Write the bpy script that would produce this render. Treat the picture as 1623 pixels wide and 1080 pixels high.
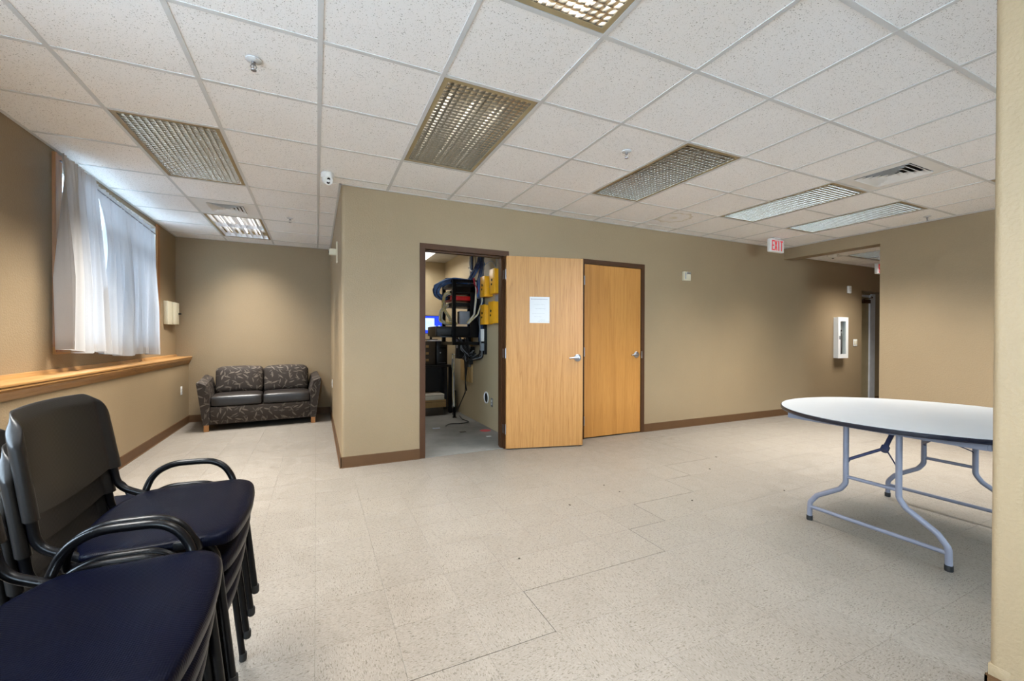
import bpy, bmesh, math, random
from mathutils import Vector, Matrix
random.seed(7)
PI = math.pi
S = bpy.context.scene
for o in list(bpy.data.objects): bpy.data.objects.remove(o, do_unlink=True)
COL = S.collection

# ------------------------------------------------------------------ camera, world, exposure, lights' levels
H = 2.661                    # ceiling height
EYE = 1.2307
def cam_axes(yaw, pitch, roll):
    cy, sy = math.cos(yaw), math.sin(yaw)
    f = Vector((sy, cy, 0)); r = Vector((cy, -sy, 0)); u = Vector((0, 0, 1))
    f2 = f*math.cos(pitch)+u*math.sin(pitch); u2 = -f*math.sin(pitch)+u*math.cos(pitch)
    r3 = r*math.cos(roll)+u2*math.sin(roll); u3 = -r*math.sin(roll)+u2*math.cos(roll)
    return r3, u3, f2
CR, CU, CF = cam_axes(0.4366, -0.0065, 0.0022)
cd = bpy.data.cameras.new('camera'); cam = bpy.data.objects.new('camera', cd); COL.objects.link(cam)
M = Matrix.Identity(4)
for i in range(3):
    M[i][0] = CR[i]; M[i][1] = CU[i]; M[i][2] = -CF[i]
M[2][3] = EYE
cam.matrix_world = M
cd.sensor_fit = 'HORIZONTAL'; cd.sensor_width = 36; cd.lens = 664.58/1623*36
cd.clip_start = .02
S.camera = cam
S.view_settings.view_transform = 'Standard'; S.view_settings.look = 'None'
S.view_settings.gamma = 1; S.view_settings.use_curve_mapping = False
S.view_settings.exposure = 0.1
S.cycles.max_bounces = 10; S.cycles.diffuse_bounces = 6; S.cycles.glossy_bounces = 4
S.cycles.transparent_max_bounces = 12; S.cycles.sample_clamp_indirect = 6
S.cycles.caustics_reflective = False; S.cycles.caustics_refractive = False
TROFFER_W = 21.0             # watts of each ceiling fixture
TROFFER_SPREAD = 101
TUBE_EMIT = 11.0
SKY = 30.0
W = bpy.data.worlds.new('sky'); S.world = W; W.use_nodes = True
bg = W.node_tree.nodes['Background']; bg.inputs[0].default_value = (.68, .83, 1, 1); bg.inputs[1].default_value = SKY

# ------------------------------------------------------------------ materials
def lin(r, g, b):
    f = lambda c: (c/255/12.92) if c/255 <= .04045 else ((c/255+.055)/1.055)**2.4
    return (f(r), f(g), f(b), 1)
class NT:
    def __init__(s, name):
        s.m = bpy.data.materials.new(name); s.m.use_nodes = True
        s.t = s.m.node_tree; s.b = s.t.nodes['Principled BSDF']; s.out = s.t.nodes['Material Output']
    def n(s, typ, **kw):
        nd = s.t.nodes.new(typ)
        for k, v in kw.items():
            if k.startswith('i_'):
                key = k[2:]; nd.inputs[int(key) if key.isdigit() else key.replace('_', ' ')].default_value = v
            else: setattr(nd, k, v)
        return nd
    def l(s, a, b): s.t.links.new(a, b)
    def set(s, **kw):
        for k, v in kw.items(): s.b.inputs[k.replace('_', ' ')].default_value = v
        return s
    def coord(s, kind='Object', scale=(1, 1, 1), rot=(0, 0, 0), loc=(0, 0, 0)):
        tc = s.n('ShaderNodeTexCoord'); mp = s.n('ShaderNodeMapping')
        mp.inputs['Scale'].default_value = scale; mp.inputs['Rotation'].default_value = rot; mp.inputs['Location'].default_value = loc
        s.l(tc.outputs[kind], mp.inputs[0]); return mp.outputs[0]
    def noise(s, vec, scale, detail=2, rough=.5, dist=0):
        nd = s.n('ShaderNodeTexNoise'); nd.inputs['Scale'].default_value = scale; nd.inputs['Detail'].default_value = detail
        nd.inputs['Roughness'].default_value = rough; nd.inputs['Distortion'].default_value = dist
        if vec is not None: s.l(vec, nd.inputs['Vector'])
        return nd.outputs['Fac']
    def ramp(s, fac, stops):
        r = s.n('ShaderNodeValToRGB'); el = r.color_ramp.elements
        while len(el) < len(stops): el.new(.5)
        for e, (p, c) in zip(el, stops): e.position = p; e.color = c if hasattr(c, '__len__') else (c, c, c, 1)
        s.l(fac, r.inputs[0]); return r.outputs[0]
    def mix(s, fac, a, b, mode='MIX'):
        m = s.n('ShaderNodeMix', data_type='RGBA', blend_type=mode)
        for sock, v in ((m.inputs[0], fac), (m.inputs[6], a), (m.inputs[7], b)):
            if hasattr(v, 'links'): s.l(v, sock)
            else: sock.default_value = v
        return m.outputs[2]
    def math(s, op, a, b=None, c=None):
        m = s.n('ShaderNodeMath', operation=op)
        for i, v in enumerate((a, b, c)):
            if v is None: continue
            if hasattr(v, 'links'): s.l(v, m.inputs[i])
            else: m.inputs[i].default_value = v
        return m.outputs[0]
    def bump(s, h, strength=.3, dist=.002):
        b = s.n('ShaderNodeBump'); b.inputs['Strength'].default_value = strength; b.inputs['Distance'].default_value = dist
        s.l(h, b.inputs['Height']); s.l(b.outputs[0], s.b.inputs['Normal'])
    def color(s, c): s.l(c, s.b.inputs['Base Color'])
def plain(name, c, rough=.5, metal=0, spec=.5, var=.08, bump=0, bscale=200):
    t = NT(name); t.set(Roughness=rough, Metallic=metal); t.b.inputs['Specular IOR Level'].default_value = spec
    v = t.coord(); nz = t.noise(v, 9, 3)
    a = tuple(x*(1-var) for x in c[:3])+(1,); b = tuple(min(1, x*(1+var)) for x in c[:3])+(1,)
    t.color(t.ramp(nz, [(.3, a), (.7, b)]))
    if bump: t.bump(t.noise(v, bscale, 2), bump, .001)
    return t.m
def emit(name, c, s):
    t = NT(name); t.set(Roughness=.4); t.b.inputs['Base Color'].default_value = c
    t.b.inputs['Emission Color'].default_value = c; t.b.inputs['Emission Strength'].default_value = s; return t.m

def wall_mat(name, c):
    t = NT(name); t.set(Roughness=.55); t.b.inputs['Specular IOR Level'].default_value = .35
    v = t.coord('Object')
    n1 = t.noise(v, 2.2, 3); n2 = t.noise(v, 85, 3, .55); n3 = t.noise(v, 210, 2)
    a = tuple(x*.955 for x in c[:3])+(1,); b = tuple(x*1.045 for x in c[:3])+(1,)
    t.color(t.mix(.35, t.ramp(n1, [(.3, a), (.7, b)]), t.ramp(n2, [(.35, a), (.65, b)])))
    t.bump(t.math('ADD', t.ramp(n2, [(.38, 0.), (.62, 1.)]), t.math('MULTIPLY', n3, .4)), .32, .0022)
    return t.m
M_WALL = wall_mat('tan_wall_paint', (.262, .188, .107, 1))
M_CLOSETWALL = wall_mat('closet_wall_paint', (.46, .37, .23, 1))

def vct(name, rotz=0., per_object=True):
    t = NT(name); t.set(Roughness=.42); t.b.inputs['Specular IOR Level'].default_value = .35
    tc = t.n('ShaderNodeTexCoord'); mp = t.n('ShaderNodeMapping'); mp.inputs['Rotation'].default_value = (0, 0, rotz)
    t.l(tc.outputs['Object'], mp.inputs[0]); src = mp.outputs[0]
    oi = t.n('ShaderNodeObjectInfo')
    if per_object:
        cb = t.n('ShaderNodeCombineXYZ'); t.l(t.math('MULTIPLY', oi.outputs['Random'], 37.), cb.inputs[0]); t.l(t.math('MULTIPLY', oi.outputs['Random'], 91.), cb.inputs[1])
        va = t.n('ShaderNodeVectorMath', operation='ADD'); t.l(src, va.inputs[0]); t.l(cb.outputs[0], va.inputs[1]); src = va.outputs[0]
    def st(sx, sy):
        m2 = t.n('ShaderNodeMapping'); m2.inputs['Scale'].default_value = (sx, sy, 1); m2.inputs['Rotation'].default_value = (0, 0, .12); t.l(src, m2.inputs[0]); return m2.outputs[0]
    streak = t.noise(st(70, 190), 1, 2, .5, .8)
    streak2 = t.noise(st(95, 260), 1, 1, .5, .5)
    cloud = t.noise(st(9, 9), 1, 3)
    base = t.ramp(cloud, [(.3, (.190, .165, .136, 1)), (.7, (.216, .189, .158, 1))])
    c1 = t.mix(t.ramp(streak, [(.55, 0.), (.66, .85)]), base, (.088, .070, .050, 1))
    c2 = t.mix(t.ramp(streak2, [(.58, 0.), (.72, .45)]), c1, (.325, .30, .265, 1))
    if per_object:
        k = t.math('MULTIPLY_ADD', oi.outputs['Random'], .05, .975)
        hs = t.n('ShaderNodeHueSaturation'); t.l(k, hs.inputs['Value']); t.l(c2, hs.inputs['Color']); c2 = hs.outputs[0]
    t.color(c2)
    t.l(t.ramp(cloud, [(.3, .36), (.7, .5)]), t.b.inputs['Roughness'])
    t.bump(streak, .06, .0006)
    return t.m
M_VCT = vct('vinyl_floor_tile')
M_VCT_A = vct('vinyl_floor_tile_even', 0, False); M_VCT_B = vct('vinyl_floor_tile_odd', PI/2, False)
M_JOINT = plain('floor_adhesive', lin(52, 46, 38), .9)

def ceil_mat(name, stain=False):
    t = NT(name); t.set(Roughness=.9); t.b.inputs['Specular IOR Level'].default_value = .1
    tc = t.n('ShaderNodeTexCoord'); oi = t.n('ShaderNodeObjectInfo')
    cb = t.n('ShaderNodeCombineXYZ'); t.l(t.math('MULTIPLY', oi.outputs['Random'], 53.), cb.inputs[0]); t.l(t.math('MULTIPLY', oi.outputs['Random'], 17.), cb.inputs[1])
    va = t.n('ShaderNodeVectorMath', operation='ADD'); t.l(tc.outputs['Object'], va.inputs[0]); t.l(cb.outputs[0], va.inputs[1])
    src = va.outputs[0]
    big = t.noise(src, 165, 2, .55, 0); fine = t.noise(src, 250, 1, .5)
    pits = t.ramp(big, [(.635, 0.), (.68, 1.)]); pits2 = t.ramp(fine, [(.68, 0.), (.74, .8)])
    c = t.mix(pits, (.95, .95, .955, 1), (.30, .29, .28, 1))
    c = t.mix(pits2, c, (.46, .45, .44, 1))
    if stain:
        mp = t.n('ShaderNodeMapping'); t.l(tc.outputs['Object'], mp.inputs[0]); mp.inputs['Location'].default_value = stain; mp.inputs['Scale'].default_value = (1, 1.2, 1)
        ln = t.n('ShaderNodeVectorMath', operation='LENGTH'); t.l(mp.outputs[0], ln.inputs[0])
        d = t.math('ADD', ln.outputs['Value'], t.math('MULTIPLY', t.noise(tc.outputs['Object'], 9, 2), .16))
        ring = t.ramp(d, [(.25, 0.), (.285, .55), (.295, .55), (.305, 0.)])
        c = t.mix(ring, c, (.45, .39, .26, 1))
        ring2 = t.ramp(d, [(.10, .5), (.13, .12), (.14, 0.)])
        c = t.mix(ring2, c, (.52, .46, .30, 1))
    t.color(c)
    t.bump(t.math('SUBTRACT', 0., t.math('ADD', pits, pits2)), .5, .002)
    return t.m
M_CEIL = ceil_mat('speckled_acoustic_tile')
M_TBAR = plain('white_ceiling_grid', (.62, .63, .635, 1), .45, var=.02)
M_PLATEWHITE = plain('white_enamel', (.80, .80, .79, 1), .4, var=.02)

def oak(name, grain_axis='Z', c0=(168, 112, 52), c1=(212, 160, 92), seed=0., fig=1.):
    t = NT(name); t.set(Roughness=.42); t.b.inputs['Specular IOR Level'].default_value = .4
    sc = {'Z': (1, 1, .035), 'Y': (1, .035, 1), 'X': (.035, 1, 1)}[grain_axis]
    v = t.coord('Object', sc, loc=(seed, seed*.7, seed*.3))
    warp = t.noise(v, 4.5, 3, .5, .3)
    # cathedral figure: rings of a warped distance field
    rings = t.math('FRACT', t.math('MULTIPLY', warp, 17.*fig))
    fine = t.noise(v, 150, 3, .6); med = t.noise(v, 38, 2)
    a = lin(*c0); b = lin(*c1); mid = tuple((x+y)/2 for x, y in zip(a, b))
    base = t.ramp(rings, [(0., mid), (.45, b), (.88, b), (1., a)])
    base = t.mix(.45, base, t.ramp(med, [(.3, mid), (.7, b)]))
    base = t.mix(t.ramp(fine, [(.52, 0.), (.7, .55)]), base, a)
    t.color(base); t.bump(fine, .08, .0006)
    return t.m
M_OAK_OPEN = oak('oak_veneer_open_door', c0=(136, 88, 42), c1=(176, 128, 72), seed=1.3)
M_OAK_SHUT = oak('oak_veneer_shut_door', c0=(150, 96, 40), c1=(178, 124, 60), seed=5.1, fig=.25)
M_OAK_Y = oak('oak_trim_lengthwise', 'Y', (118, 80, 42), (168, 124, 72), 2.2, .6)
M_OAK_Z = oak('oak_trim_upright', 'Z', (112, 70, 32), (156, 106, 56), 3.2, .6)
M_OAK_X = oak('oak_trim_across', 'X', (150, 95, 40), (206, 150, 82), 2.9, .6)
M_BROWN = plain('brown_painted_steel', lin(66, 41, 22), .5, spec=.25, var=.05)
M_BASE = plain('brown_rubber_base', lin(86, 60, 36), .55, spec=.25, var=.05)
M_CHROME = plain('brushed_chrome', (.34, .34, .36, 1), .32, 1, var=.03)
M_BLACK = plain('black_plastic', (.005, .005, .0055, 1), .38, spec=.3, var=.1)
M_BLACKM = plain('black_metal', (.003, .003, .0038, 1), .28, spec=.2, var=.1)
M_RUBBER = plain('black_rubber', (.012, .012, .012, 1), .7)
M_LOUVER = plain('bright_aluminium_louver', (.66, .64, .59, 1), .2, 1, var=.03)
M_LFRAME = plain('khaki_wall_reflection_frame', lin(150, 132, 98), .5, var=.04)  # khaki puts the reflected tan walls into the aluminium frame's colour
M_REFL = plain('pale_fixture_inside', (.6, .6, .61, 1), .5)
M_TUBE = emit('fluorescent_tube', (1, .95, .86, 1), TUBE_EMIT)
M_IVORY = plain('ivory_plastic', lin(205, 196, 170), .45, var=.03)
M_WHITEP = plain('white_plastic', lin(225, 224, 220), .4, var=.02)
M_PAPER = plain('white_paper', lin(200, 199, 197), .8, var=.02)
M_PENCIL = plain('faint_pencil', lin(120, 118, 118), .8, var=.02)
M_DARK = plain('dark_shade_and_glass', (.006, .006, .006, 1), .8)  # near-black paint for shade in slots, holes and gaps; also dark lenses
M_LAV = plain('grey_lavender_enamel', lin(116, 117, 128), .42, .0, .4, var=.06, bump=.1, bscale=300)
M_LAVD = plain('slate_enamel', lin(52, 55, 78), .4, var=.08)
M_LAM = plain('grey_white_laminate', lin(188, 190, 191), .36, var=.015)
M_LEATHER = plain('brown_black_vinyl', lin(34, 29, 26), .33, var=.1, bump=.12, bscale=120)
M_RED = plain('red_enamel', lin(190, 14, 18), .4)
M_REDLED = emit('lit_red_letters', lin(196, 22, 36), .55)
M_YELLOW = plain('yellow_enamel', lin(232, 164, 22), .38, var=.05)
M_YELLOWTAG = plain('yellow_tag', lin(236, 206, 40), .5)
M_GREYBOX = plain('grey_steel_panel', lin(150, 154, 160), .45, var=.04)
M_CARD = plain('kraft_cardboard', lin(150, 118, 74), .8)
M_CREAM = plain('cream_box', lin(196, 188, 170), .7)
M_WOODBD = plain('pale_backboard', lin(176, 146, 96), .7)
M_DKBROWN = plain('dark_brown_case', lin(52, 42, 28), .5)
def cable_mat(name, c): return plain(name, lin(*c), .45, var=.12)
M_CBLUE = cable_mat('blue_cable', (70, 108, 168)); M_CNAVY = cable_mat('navy_cable', (38, 58, 98)); M_CWHITE = cable_mat('white_cable', (214, 210, 200))
M_CYEL = cable_mat('straw_yellow_cable', (214, 196, 130)); M_CGREY = cable_mat('grey_cable', (120, 126, 132)); M_CBLK = cable_mat('black_cable', (18, 18, 20)); M_CRED = cable_mat('red_cable', (150, 30, 40))
def concrete():
    t = NT('grey_concrete'); t.set(Roughness=.7); v = t.coord()
    a = t.noise(v, 2.5, 5, .6); b = t.noise(v, 30, 3)
    c = t.ramp(a, [(.3, lin(104, 103, 99)), (.7, lin(134, 132, 127))])
    t.color(t.mix(t.ramp(b, [(.62, 0.), (.75, .3)]), c, lin(76, 73, 68))); t.bump(b, .1, .001); return t.m
M_CONC = concrete()
def chair_plastic(name, c, sc):
    t = NT(name); t.set(Roughness=.3); t.b.inputs['Specular IOR Level'].default_value = .05 if sc == 'seat' else .2
    t.b.inputs['Base Color'].default_value = c
    tc = t.n('ShaderNodeTexCoord'); sp = t.n('ShaderNodeSeparateXYZ'); t.l(tc.outputs['Object'], sp.inputs[0])
    ax = sp.outputs['Y']; ay = sp.outputs['X'] if sc == 'seat' else sp.outputs['Z']
    s1 = t.math('SINE', t.math('MULTIPLY', ax, 1050.)); s2 = t.math('SINE', t.math('MULTIPLY', ay, 1500.))
    t.bump(t.math('ADD', s1, t.math('MULTIPLY', s2, .9)), .35 if sc == 'seat' else .14, .00022)
    return t.m
M_SEAT = chair_plastic('black_seat_window_blue', (.0012, .0017, .0058, 1), 'seat')  # blue of the reflected window put into the black seat's colour
M_BACKP = chair_plastic('black_back_plastic', (.013, .012, .0115, 1), 'back')

def leafy():
    t = NT('leaf_pattern_upholstery'); t.set(Roughness=.75); t.b.inputs['Specular IOR Level'].default_value = .25
    tc = t.n('ShaderNodeTexCoord'); sp = t.n('ShaderNodeSeparateXYZ'); t.l(tc.outputs['Object'], sp.inputs[0])
    cb = t.n('ShaderNodeCombineXYZ')
    t.l(t.math('ADD', sp.outputs[0], t.math('MULTIPLY', sp.outputs[1], .8)), cb.inputs[0])
    t.l(t.math('ADD', sp.outputs[2], t.math('MULTIPLY', sp.outputs[1], .35)), cb.inputs[1])
    base = (.029, .0205, .0150, 1); col = base
    for k, (s, off, ln_, wd, c) in enumerate(((9.2, 0., .42, .095, (.135, .107, .082, 1)), (9.2, 7.3, .40, .085, (.105, .083, .063, 1)), (11., 3.7, .36, .075, (.08, .063, .048, 1)))):
        ad = t.n('ShaderNodeVectorMath', operation='MULTIPLY_ADD'); t.l(cb.outputs[0], ad.inputs[0]); ad.inputs[1].default_value = (s, s, s); ad.inputs[2].default_value = (off, off*1.7, 0)
        vo = t.n('ShaderNodeTexVoronoi', voronoi_dimensions='2D', feature='F1'); vo.inputs['Scale'].default_value = 1; vo.inputs['Randomness'].default_value = .7
        t.l(ad.outputs[0], vo.inputs['Vector'])
        df = t.n('ShaderNodeVectorMath', operation='SUBTRACT'); t.l(ad.outputs[0], df.inputs[0]); t.l(vo.outputs['Position'], df.inputs[1])
        s3 = t.n('ShaderNodeSeparateColor'); t.l(vo.outputs['Color'], s3.inputs[0])
        ro = t.n('ShaderNodeVectorRotate', rotation_type='Z_AXIS'); t.l(df.outputs[0], ro.inputs['Vector']); t.l(t.math('MULTIPLY', s3.outputs[0], 6.283), ro.inputs['Angle'])
        s4 = t.n('ShaderNodeSeparateXYZ'); t.l(ro.outputs[0], s4.inputs[0])
        x = t.math('DIVIDE', s4.outputs[0], ln_)
        curve = t.math('MULTIPLY', t.math('MULTIPLY', x, x), .05)
        y = t.math('DIVIDE', t.math('ADD', s4.outputs[1], curve), wd)
        d = t.math('ADD', t.math('MULTIPLY', x, x), t.math('ABSOLUTE', y))
        col = t.mix(t.ramp(d, [(.75, .9), (1., 0.)]), col, c)
    t.color(col); t.bump(t.noise(t.coord(), 500, 2), .15, .001)
    return t.m
M_LEAF = leafy()
def curtain_mat():
    t = NT('white_curtain_cloth'); nt = t.t
    t.set(Roughness=.9); t.b.inputs['Base Color'].default_value = (.74, .72, .70, 1); t.b.inputs['Specular IOR Level'].default_value = .1
    v = t.coord('Object', (1, 1, 1)); w = t.noise(v, 400, 2)
    t.color(t.ramp(w, [(.3, (.70, .68, .66, 1)), (.7, (.78, .76, .74, 1))]))
    tr = t.n('ShaderNodeBsdfTranslucent'); tr.inputs[0].default_value = (.18, .18, .193, 1)
    mx = t.n('ShaderNodeMixShader'); mx.inputs[0].default_value = .42
    t.l(t.b.outputs[0], mx.inputs[1]); t.l(tr.outputs[0], mx.inputs[2]); t.l(mx.outputs[0], t.out.inputs[0])
    return t.m
M_CURT = curtain_mat()
def glass_mat(name='clear_glass', c=(.95, .97, .97, 1)):
    t = NT(name); tr = t.n('ShaderNodeBsdfTransparent'); tr.inputs[0].default_value = c
    gl = t.n('ShaderNodeBsdfGlossy'); gl.inputs['Roughness'].default_value = .02
    mx = t.n('ShaderNodeMixShader'); mx.inputs[0].default_value = .06
    t.l(tr.outputs[0], mx.inputs[1]); t.l(gl.outputs[0], mx.inputs[2]); t.l(mx.outputs[0], t.out.inputs[0]); return t.m
M_GLASS = glass_mat()
M_TINT = glass_mat('daylight_dimming_glass', (.56, .60, .62, 1))  # darkened panes, added to cut the daylight glow at the curtained window

# ------------------------------------------------------------------ mesh helpers
class MB:
    def __init__(s): s.v = []; s.f = []; s.mi = []; s.cur = 0
    def add(s, vs, fs):
        o = len(s.v); s.v += [tuple(p) for p in vs]; s.f += [tuple(i+o for i in f) for f in fs]; s.mi += [s.cur]*len(fs); return s
    def box(s, x0, x1, y0, y1, z0, z1):
        return s.add([(x0, y0, z0), (x1, y0, z0), (x1, y1, z0), (x0, y1, z0), (x0, y0, z1), (x1, y0, z1), (x1, y1, z1), (x0, y1, z1)],
                     [(0, 3, 2, 1), (4, 5, 6, 7), (0, 1, 5, 4), (1, 2, 6, 5), (2, 3, 7, 6), (3, 0, 4, 7)])
    def rbox(s, x0, x1, y0, y1, z0, z1, r=.004, seg=2, sub=None):
        bm = bmesh.new(); bmesh.ops.create_cube(bm, size=1)
        for v in bm.verts: v.co = Vector(((x0+x1)/2+v.co.x*(x1-x0), (y0+y1)/2+v.co.y*(y1-y0), (z0+z1)/2+v.co.z*(z1-z0)))
        bmesh.ops.bevel(bm, geom=list(bm.edges), offset=min(r, .49*min(x1-x0, y1-y0, z1-z0)), segments=seg, profile=.5, affect='EDGES')
        return s.frombm(bm)
    def frombm(s, bm):
        bm.verts.index_update(); s.add([v.co[:] for v in bm.verts], [[v.index for v in f.verts] for f in bm.faces]); bm.free(); return s
    def tube(s, pts, r, seg=10, rad=0, closed=False, n=5):
        pts = [Vector(p) for p in pts]
        if rad: pts = fillet(pts, rad, n, closed)
        N = len(pts); rs = r if hasattr(r, '__len__') else [r]*N
        T = []
        for i in range(N):
            a = pts[(i-1) % N] if (closed or i > 0) else pts[i]; b = pts[(i+1) % N] if (closed or i < N-1) else pts[i]
            T.append((b-a).normalized())
        up = Vector((0, 0, 1)) if abs(T[0].z) < .9 else Vector((1, 0, 0))
        u = (up-T[0]*up.dot(T[0])).normalized(); vs = []
        for i in range(N):
            u = (u-T[i]*u.dot(T[i])).normalized(); w = T[i].cross(u)
            for k in range(seg):
                a = 2*PI*k/seg; vs.append(pts[i]+(u*math.cos(a)+w*math.sin(a))*rs[i])
        fs = []
        for i in range(N if closed else N-1):
            j = (i+1) % N
            for k in range(seg):
                l = (k+1) % seg; fs.append((i*seg+k, i*seg+l, j*seg+l, j*seg+k))
        if not closed: fs += [tuple(reversed(range(seg))), tuple(range((N-1)*seg, N*seg))]
        return s.add(vs, fs)
    def lathe(s, prof, seg=24, c=(0, 0, 0), axis='Z'):
        vs = []; fs = []
        for (r, h) in prof:
            for k in range(seg):
                a = 2*PI*k/seg; x, y = r*math.cos(a), r*math.sin(a)
                p = {'Z': (x, y, h), 'X': (h, x, y), 'Y': (y, h, x)}[axis]
                vs.append((p[0]+c[0], p[1]+c[1], p[2]+c[2]))
        for i in range(len(prof)-1):
            for k in range(seg):
                l = (k+1) % seg; fs.append((i*seg+k, i*seg+l, (i+1)*seg+l, (i+1)*seg+k))
        fs += [tuple(reversed(range(seg))), tuple(range((len(prof)-1)*seg, len(prof)*seg))]
        return s.add(vs, fs)
    def prism(s, poly, a0, a1, axis='Y'):
        def P(p, h): return {'Y': (p[0], h, p[1]), 'Z': (p[0], p[1], h), 'X': (h, p[0], p[1])}[axis]
        n = len(poly); vs = [P(p, a0) for p in poly]+[P(p, a1) for p in poly]
        fs = [(i, (i+1) % n, n+(i+1) % n, n+i) for i in range(n)]+[tuple(reversed(range(n))), tuple(range(n, 2*n))]
        return s.add(vs, fs)
    def grid(s, fn, nu, nv, closed_u=False):
        vs = [fn(i/(nu if closed_u else nu-1), j/(nv-1)) for j in range(nv) for i in range(nu)]
        fs = [(j*nu+i, j*nu+(i+1) % nu, (j+1)*nu+(i+1) % nu, (j+1)*nu+i) for j in range(nv-1) for i in range(nu if closed_u else nu-1)]
        return s.add(vs, fs)
    def mesh(s, name, mats, smooth=True, ang=38):
        me = bpy.data.meshes.new(name); me.from_pydata(s.v, [], s.f)
        for m in (mats if isinstance(mats, (list, tuple)) else [mats]): me.materials.append(m)
        if any(s.mi): me.polygons.foreach_set('material_index', s.mi)
        bm = bmesh.new(); bm.from_mesh(me); bmesh.ops.recalc_face_normals(bm, faces=bm.faces); bm.to_mesh(me); bm.free()
        if smooth:
            me.polygons.foreach_set('use_smooth', [True]*len(me.polygons)); me.set_sharp_from_angle(angle=math.radians(ang))
        me.update(); return me
def smooth_path(pts, k=4):
    pts = [Vector(p) for p in pts]; out = []
    for i in range(len(pts)-1):
        p0, p1, p2, p3 = pts[max(i-1, 0)], pts[i], pts[i+1], pts[min(i+2, len(pts)-1)]
        for j in range(k):
            q = j/k; out.append(.5*((2*p1)+(p2-p0)*q+(2*p0-5*p1+4*p2-p3)*q*q+(3*p1-p0-3*p2+p3)*q**3))
    return out+[pts[-1]]
def fillet(pts, rad, n=5, closed=False):
    out = []; N = len(pts)
    for i in range(N):
        if not closed and i in (0, N-1): out.append(pts[i]); continue
        p, a, b = pts[i], pts[(i-1) % N], pts[(i+1) % N]
        da, db = a-p, b-p; la, lb = da.length, db.length
        if la < 1e-6 or lb < 1e-6: out.append(p); continue
        da /= la; db /= lb; ang = da.angle(db, PI)
        if ang > PI-.05: out.append(p); continue
        d = min(rad/math.tan(ang/2), la*.48, lb*.48)
        q0, q1 = p+da*d, p+db*d
        for k in range(n+1):
            t = k/n; out.append(q0*(1-t)**2+p*2*t*(1-t)+q1*t*t)
    return out
def obj(name, data, mats=None, parent=None, loc=None, rotz=0, smooth=True):
    me = data.mesh(name, mats, smooth) if isinstance(data, MB) else data
    o = bpy.data.objects.new(name, me); COL.objects.link(o)
    if parent is not None: o.parent = parent
    if loc is not None: o.location = loc
    if rotz: o.rotation_euler = (0, 0, rotz)
    return o
def tag(o, label, cat, group=None):
    o['label'] = label; o['category'] = cat
    if group: o['group'] = group
    return o
def thing(name, label, cat, loc=(0, 0, 0), rotz=0, group=None):
    o = bpy.data.objects.new(name, None); COL.objects.link(o); o.empty_display_size = .1
    o.location = loc; o.rotation_euler = (0, 0, rotz); return tag(o, label, cat, group)
def struct(name, data=None, mats=None, parent=None, loc=None, smooth=True):
    if data is None:
        o = bpy.data.objects.new(name, None); COL.objects.link(o)
        if loc: o.location = loc
    else: o = obj(name, data, mats, parent, loc, smooth=smooth)
    if parent is None: o['kind'] = 'structure'
    return o
def dup(root, loc, rotz=0, label=None, group=None):
    r = root.copy(); COL.objects.link(r); r.location = loc; r.rotation_euler = (0, 0, rotz)
    if label: r['label'] = label
    if group: r['group'] = group
    for ch in list(root.children):
        c = ch.copy(); COL.objects.link(c); c.parent = r
        for g in list(ch.children):
            d = g.copy(); COL.objects.link(d); d.parent = c
    return r
def area(name, parent, loc, sx, sy, watts, col=(1, .985, .95), spread=180, rot=(0, 0, 0)):
    l = bpy.data.lights.new(name, 'AREA'); l.shape = 'RECTANGLE'; l.size = sx; l.size_y = sy; l.energy = watts; l.color = col; l.spread = math.radians(spread)
    o = bpy.data.objects.new(name, l); COL.objects.link(o); o.location = loc; o.rotation_euler = rot
    if parent is not None: o.parent = parent
    return o

# ------------------------------------------------------------------ room dimensions
XL, XLOW = -1.82, -1.67          # upper and lower left wall faces
XC, YD, YS = .2125, 4.245, 7.45  # closet corner, door wall, alcove end wall
XR, YO = 6.78, 2.985             # right wall face and edge of its opening
YB = -2.6                        # wall behind the viewer
XP, YP = 2.05, .594              # near partition corner
F, GX, GY = .6096, .0189, 2.2398 # ceiling grid
HT = H+.3
XEND = 12.2; YREC = 4.42
D1, D2, DH = (.998, 1.888), (2.94, 3.84), 2.14
CX1, CY1, CH = 2.14, 7.5, 2.6    # closet right wall, back wall, ceiling
W1 = (4.47, 6.64, 1.16, 2.605)    # window opening y0,y1,z0,z1
W2 = (-2.3, 1.9, 1.0, 2.56)        # another window of the same wall, out of frame

W3 = (-1.0, .2, 1.1, 2.5); W4 = (2.7, 5.0, 1.2, 2.5)   # unseen windows added behind the viewer to brighten the ceiling
# ------------------------------------------------------------------ walls
def wall_with_holes(mb, x0, x1, y0, y1, z0, z1, holes, axis):
    """box wall running along axis with rectangular holes (a0,a1,z0,z1)"""
    a0, a1 = (y0, y1) if axis == 'Y' else (x0, x1)
    cuts = sorted(set([a0, a1]+[h for q in holes for h in q[:2]]))
    for p, q in zip(cuts[:-1], cuts[1:]):
        segs = [(z0, z1)]
        for h in holes:
            if h[0] <= p+1e-6 and h[1] >= q-1e-6:
                segs = [s for s in ((z0, h[2]), (h[3], z1)) if s[1]-s[0] > 1e-4]
        for s in segs:
            mb.box(x0, x1, p, q, s[0], s[1]) if axis == 'Y' else mb.box(p, q, y0, y1, s[0], s[1])
    return mb
wl = struct('wall_left', wall_with_holes(MB(), XL-.2, XL, YB-.15, YS+.15, 0, HT, [W1, W2], 'Y'), M_WALL, smooth=False)
obj('half_wall', MB().box(XL+.001, XLOW, YB, YS, 0, .85), M_WALL, wl, smooth=False)
struct('wall_alcove', MB().box(XL-.2, XC+.1, YS, YS+.15, 0, HT), M_WALL, smooth=False)
struct('wall_closet_side', MB().box(XC, XC+.12, YD+.03, YS, 0, HT), M_WALL, smooth=False)
wd = MB()
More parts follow.
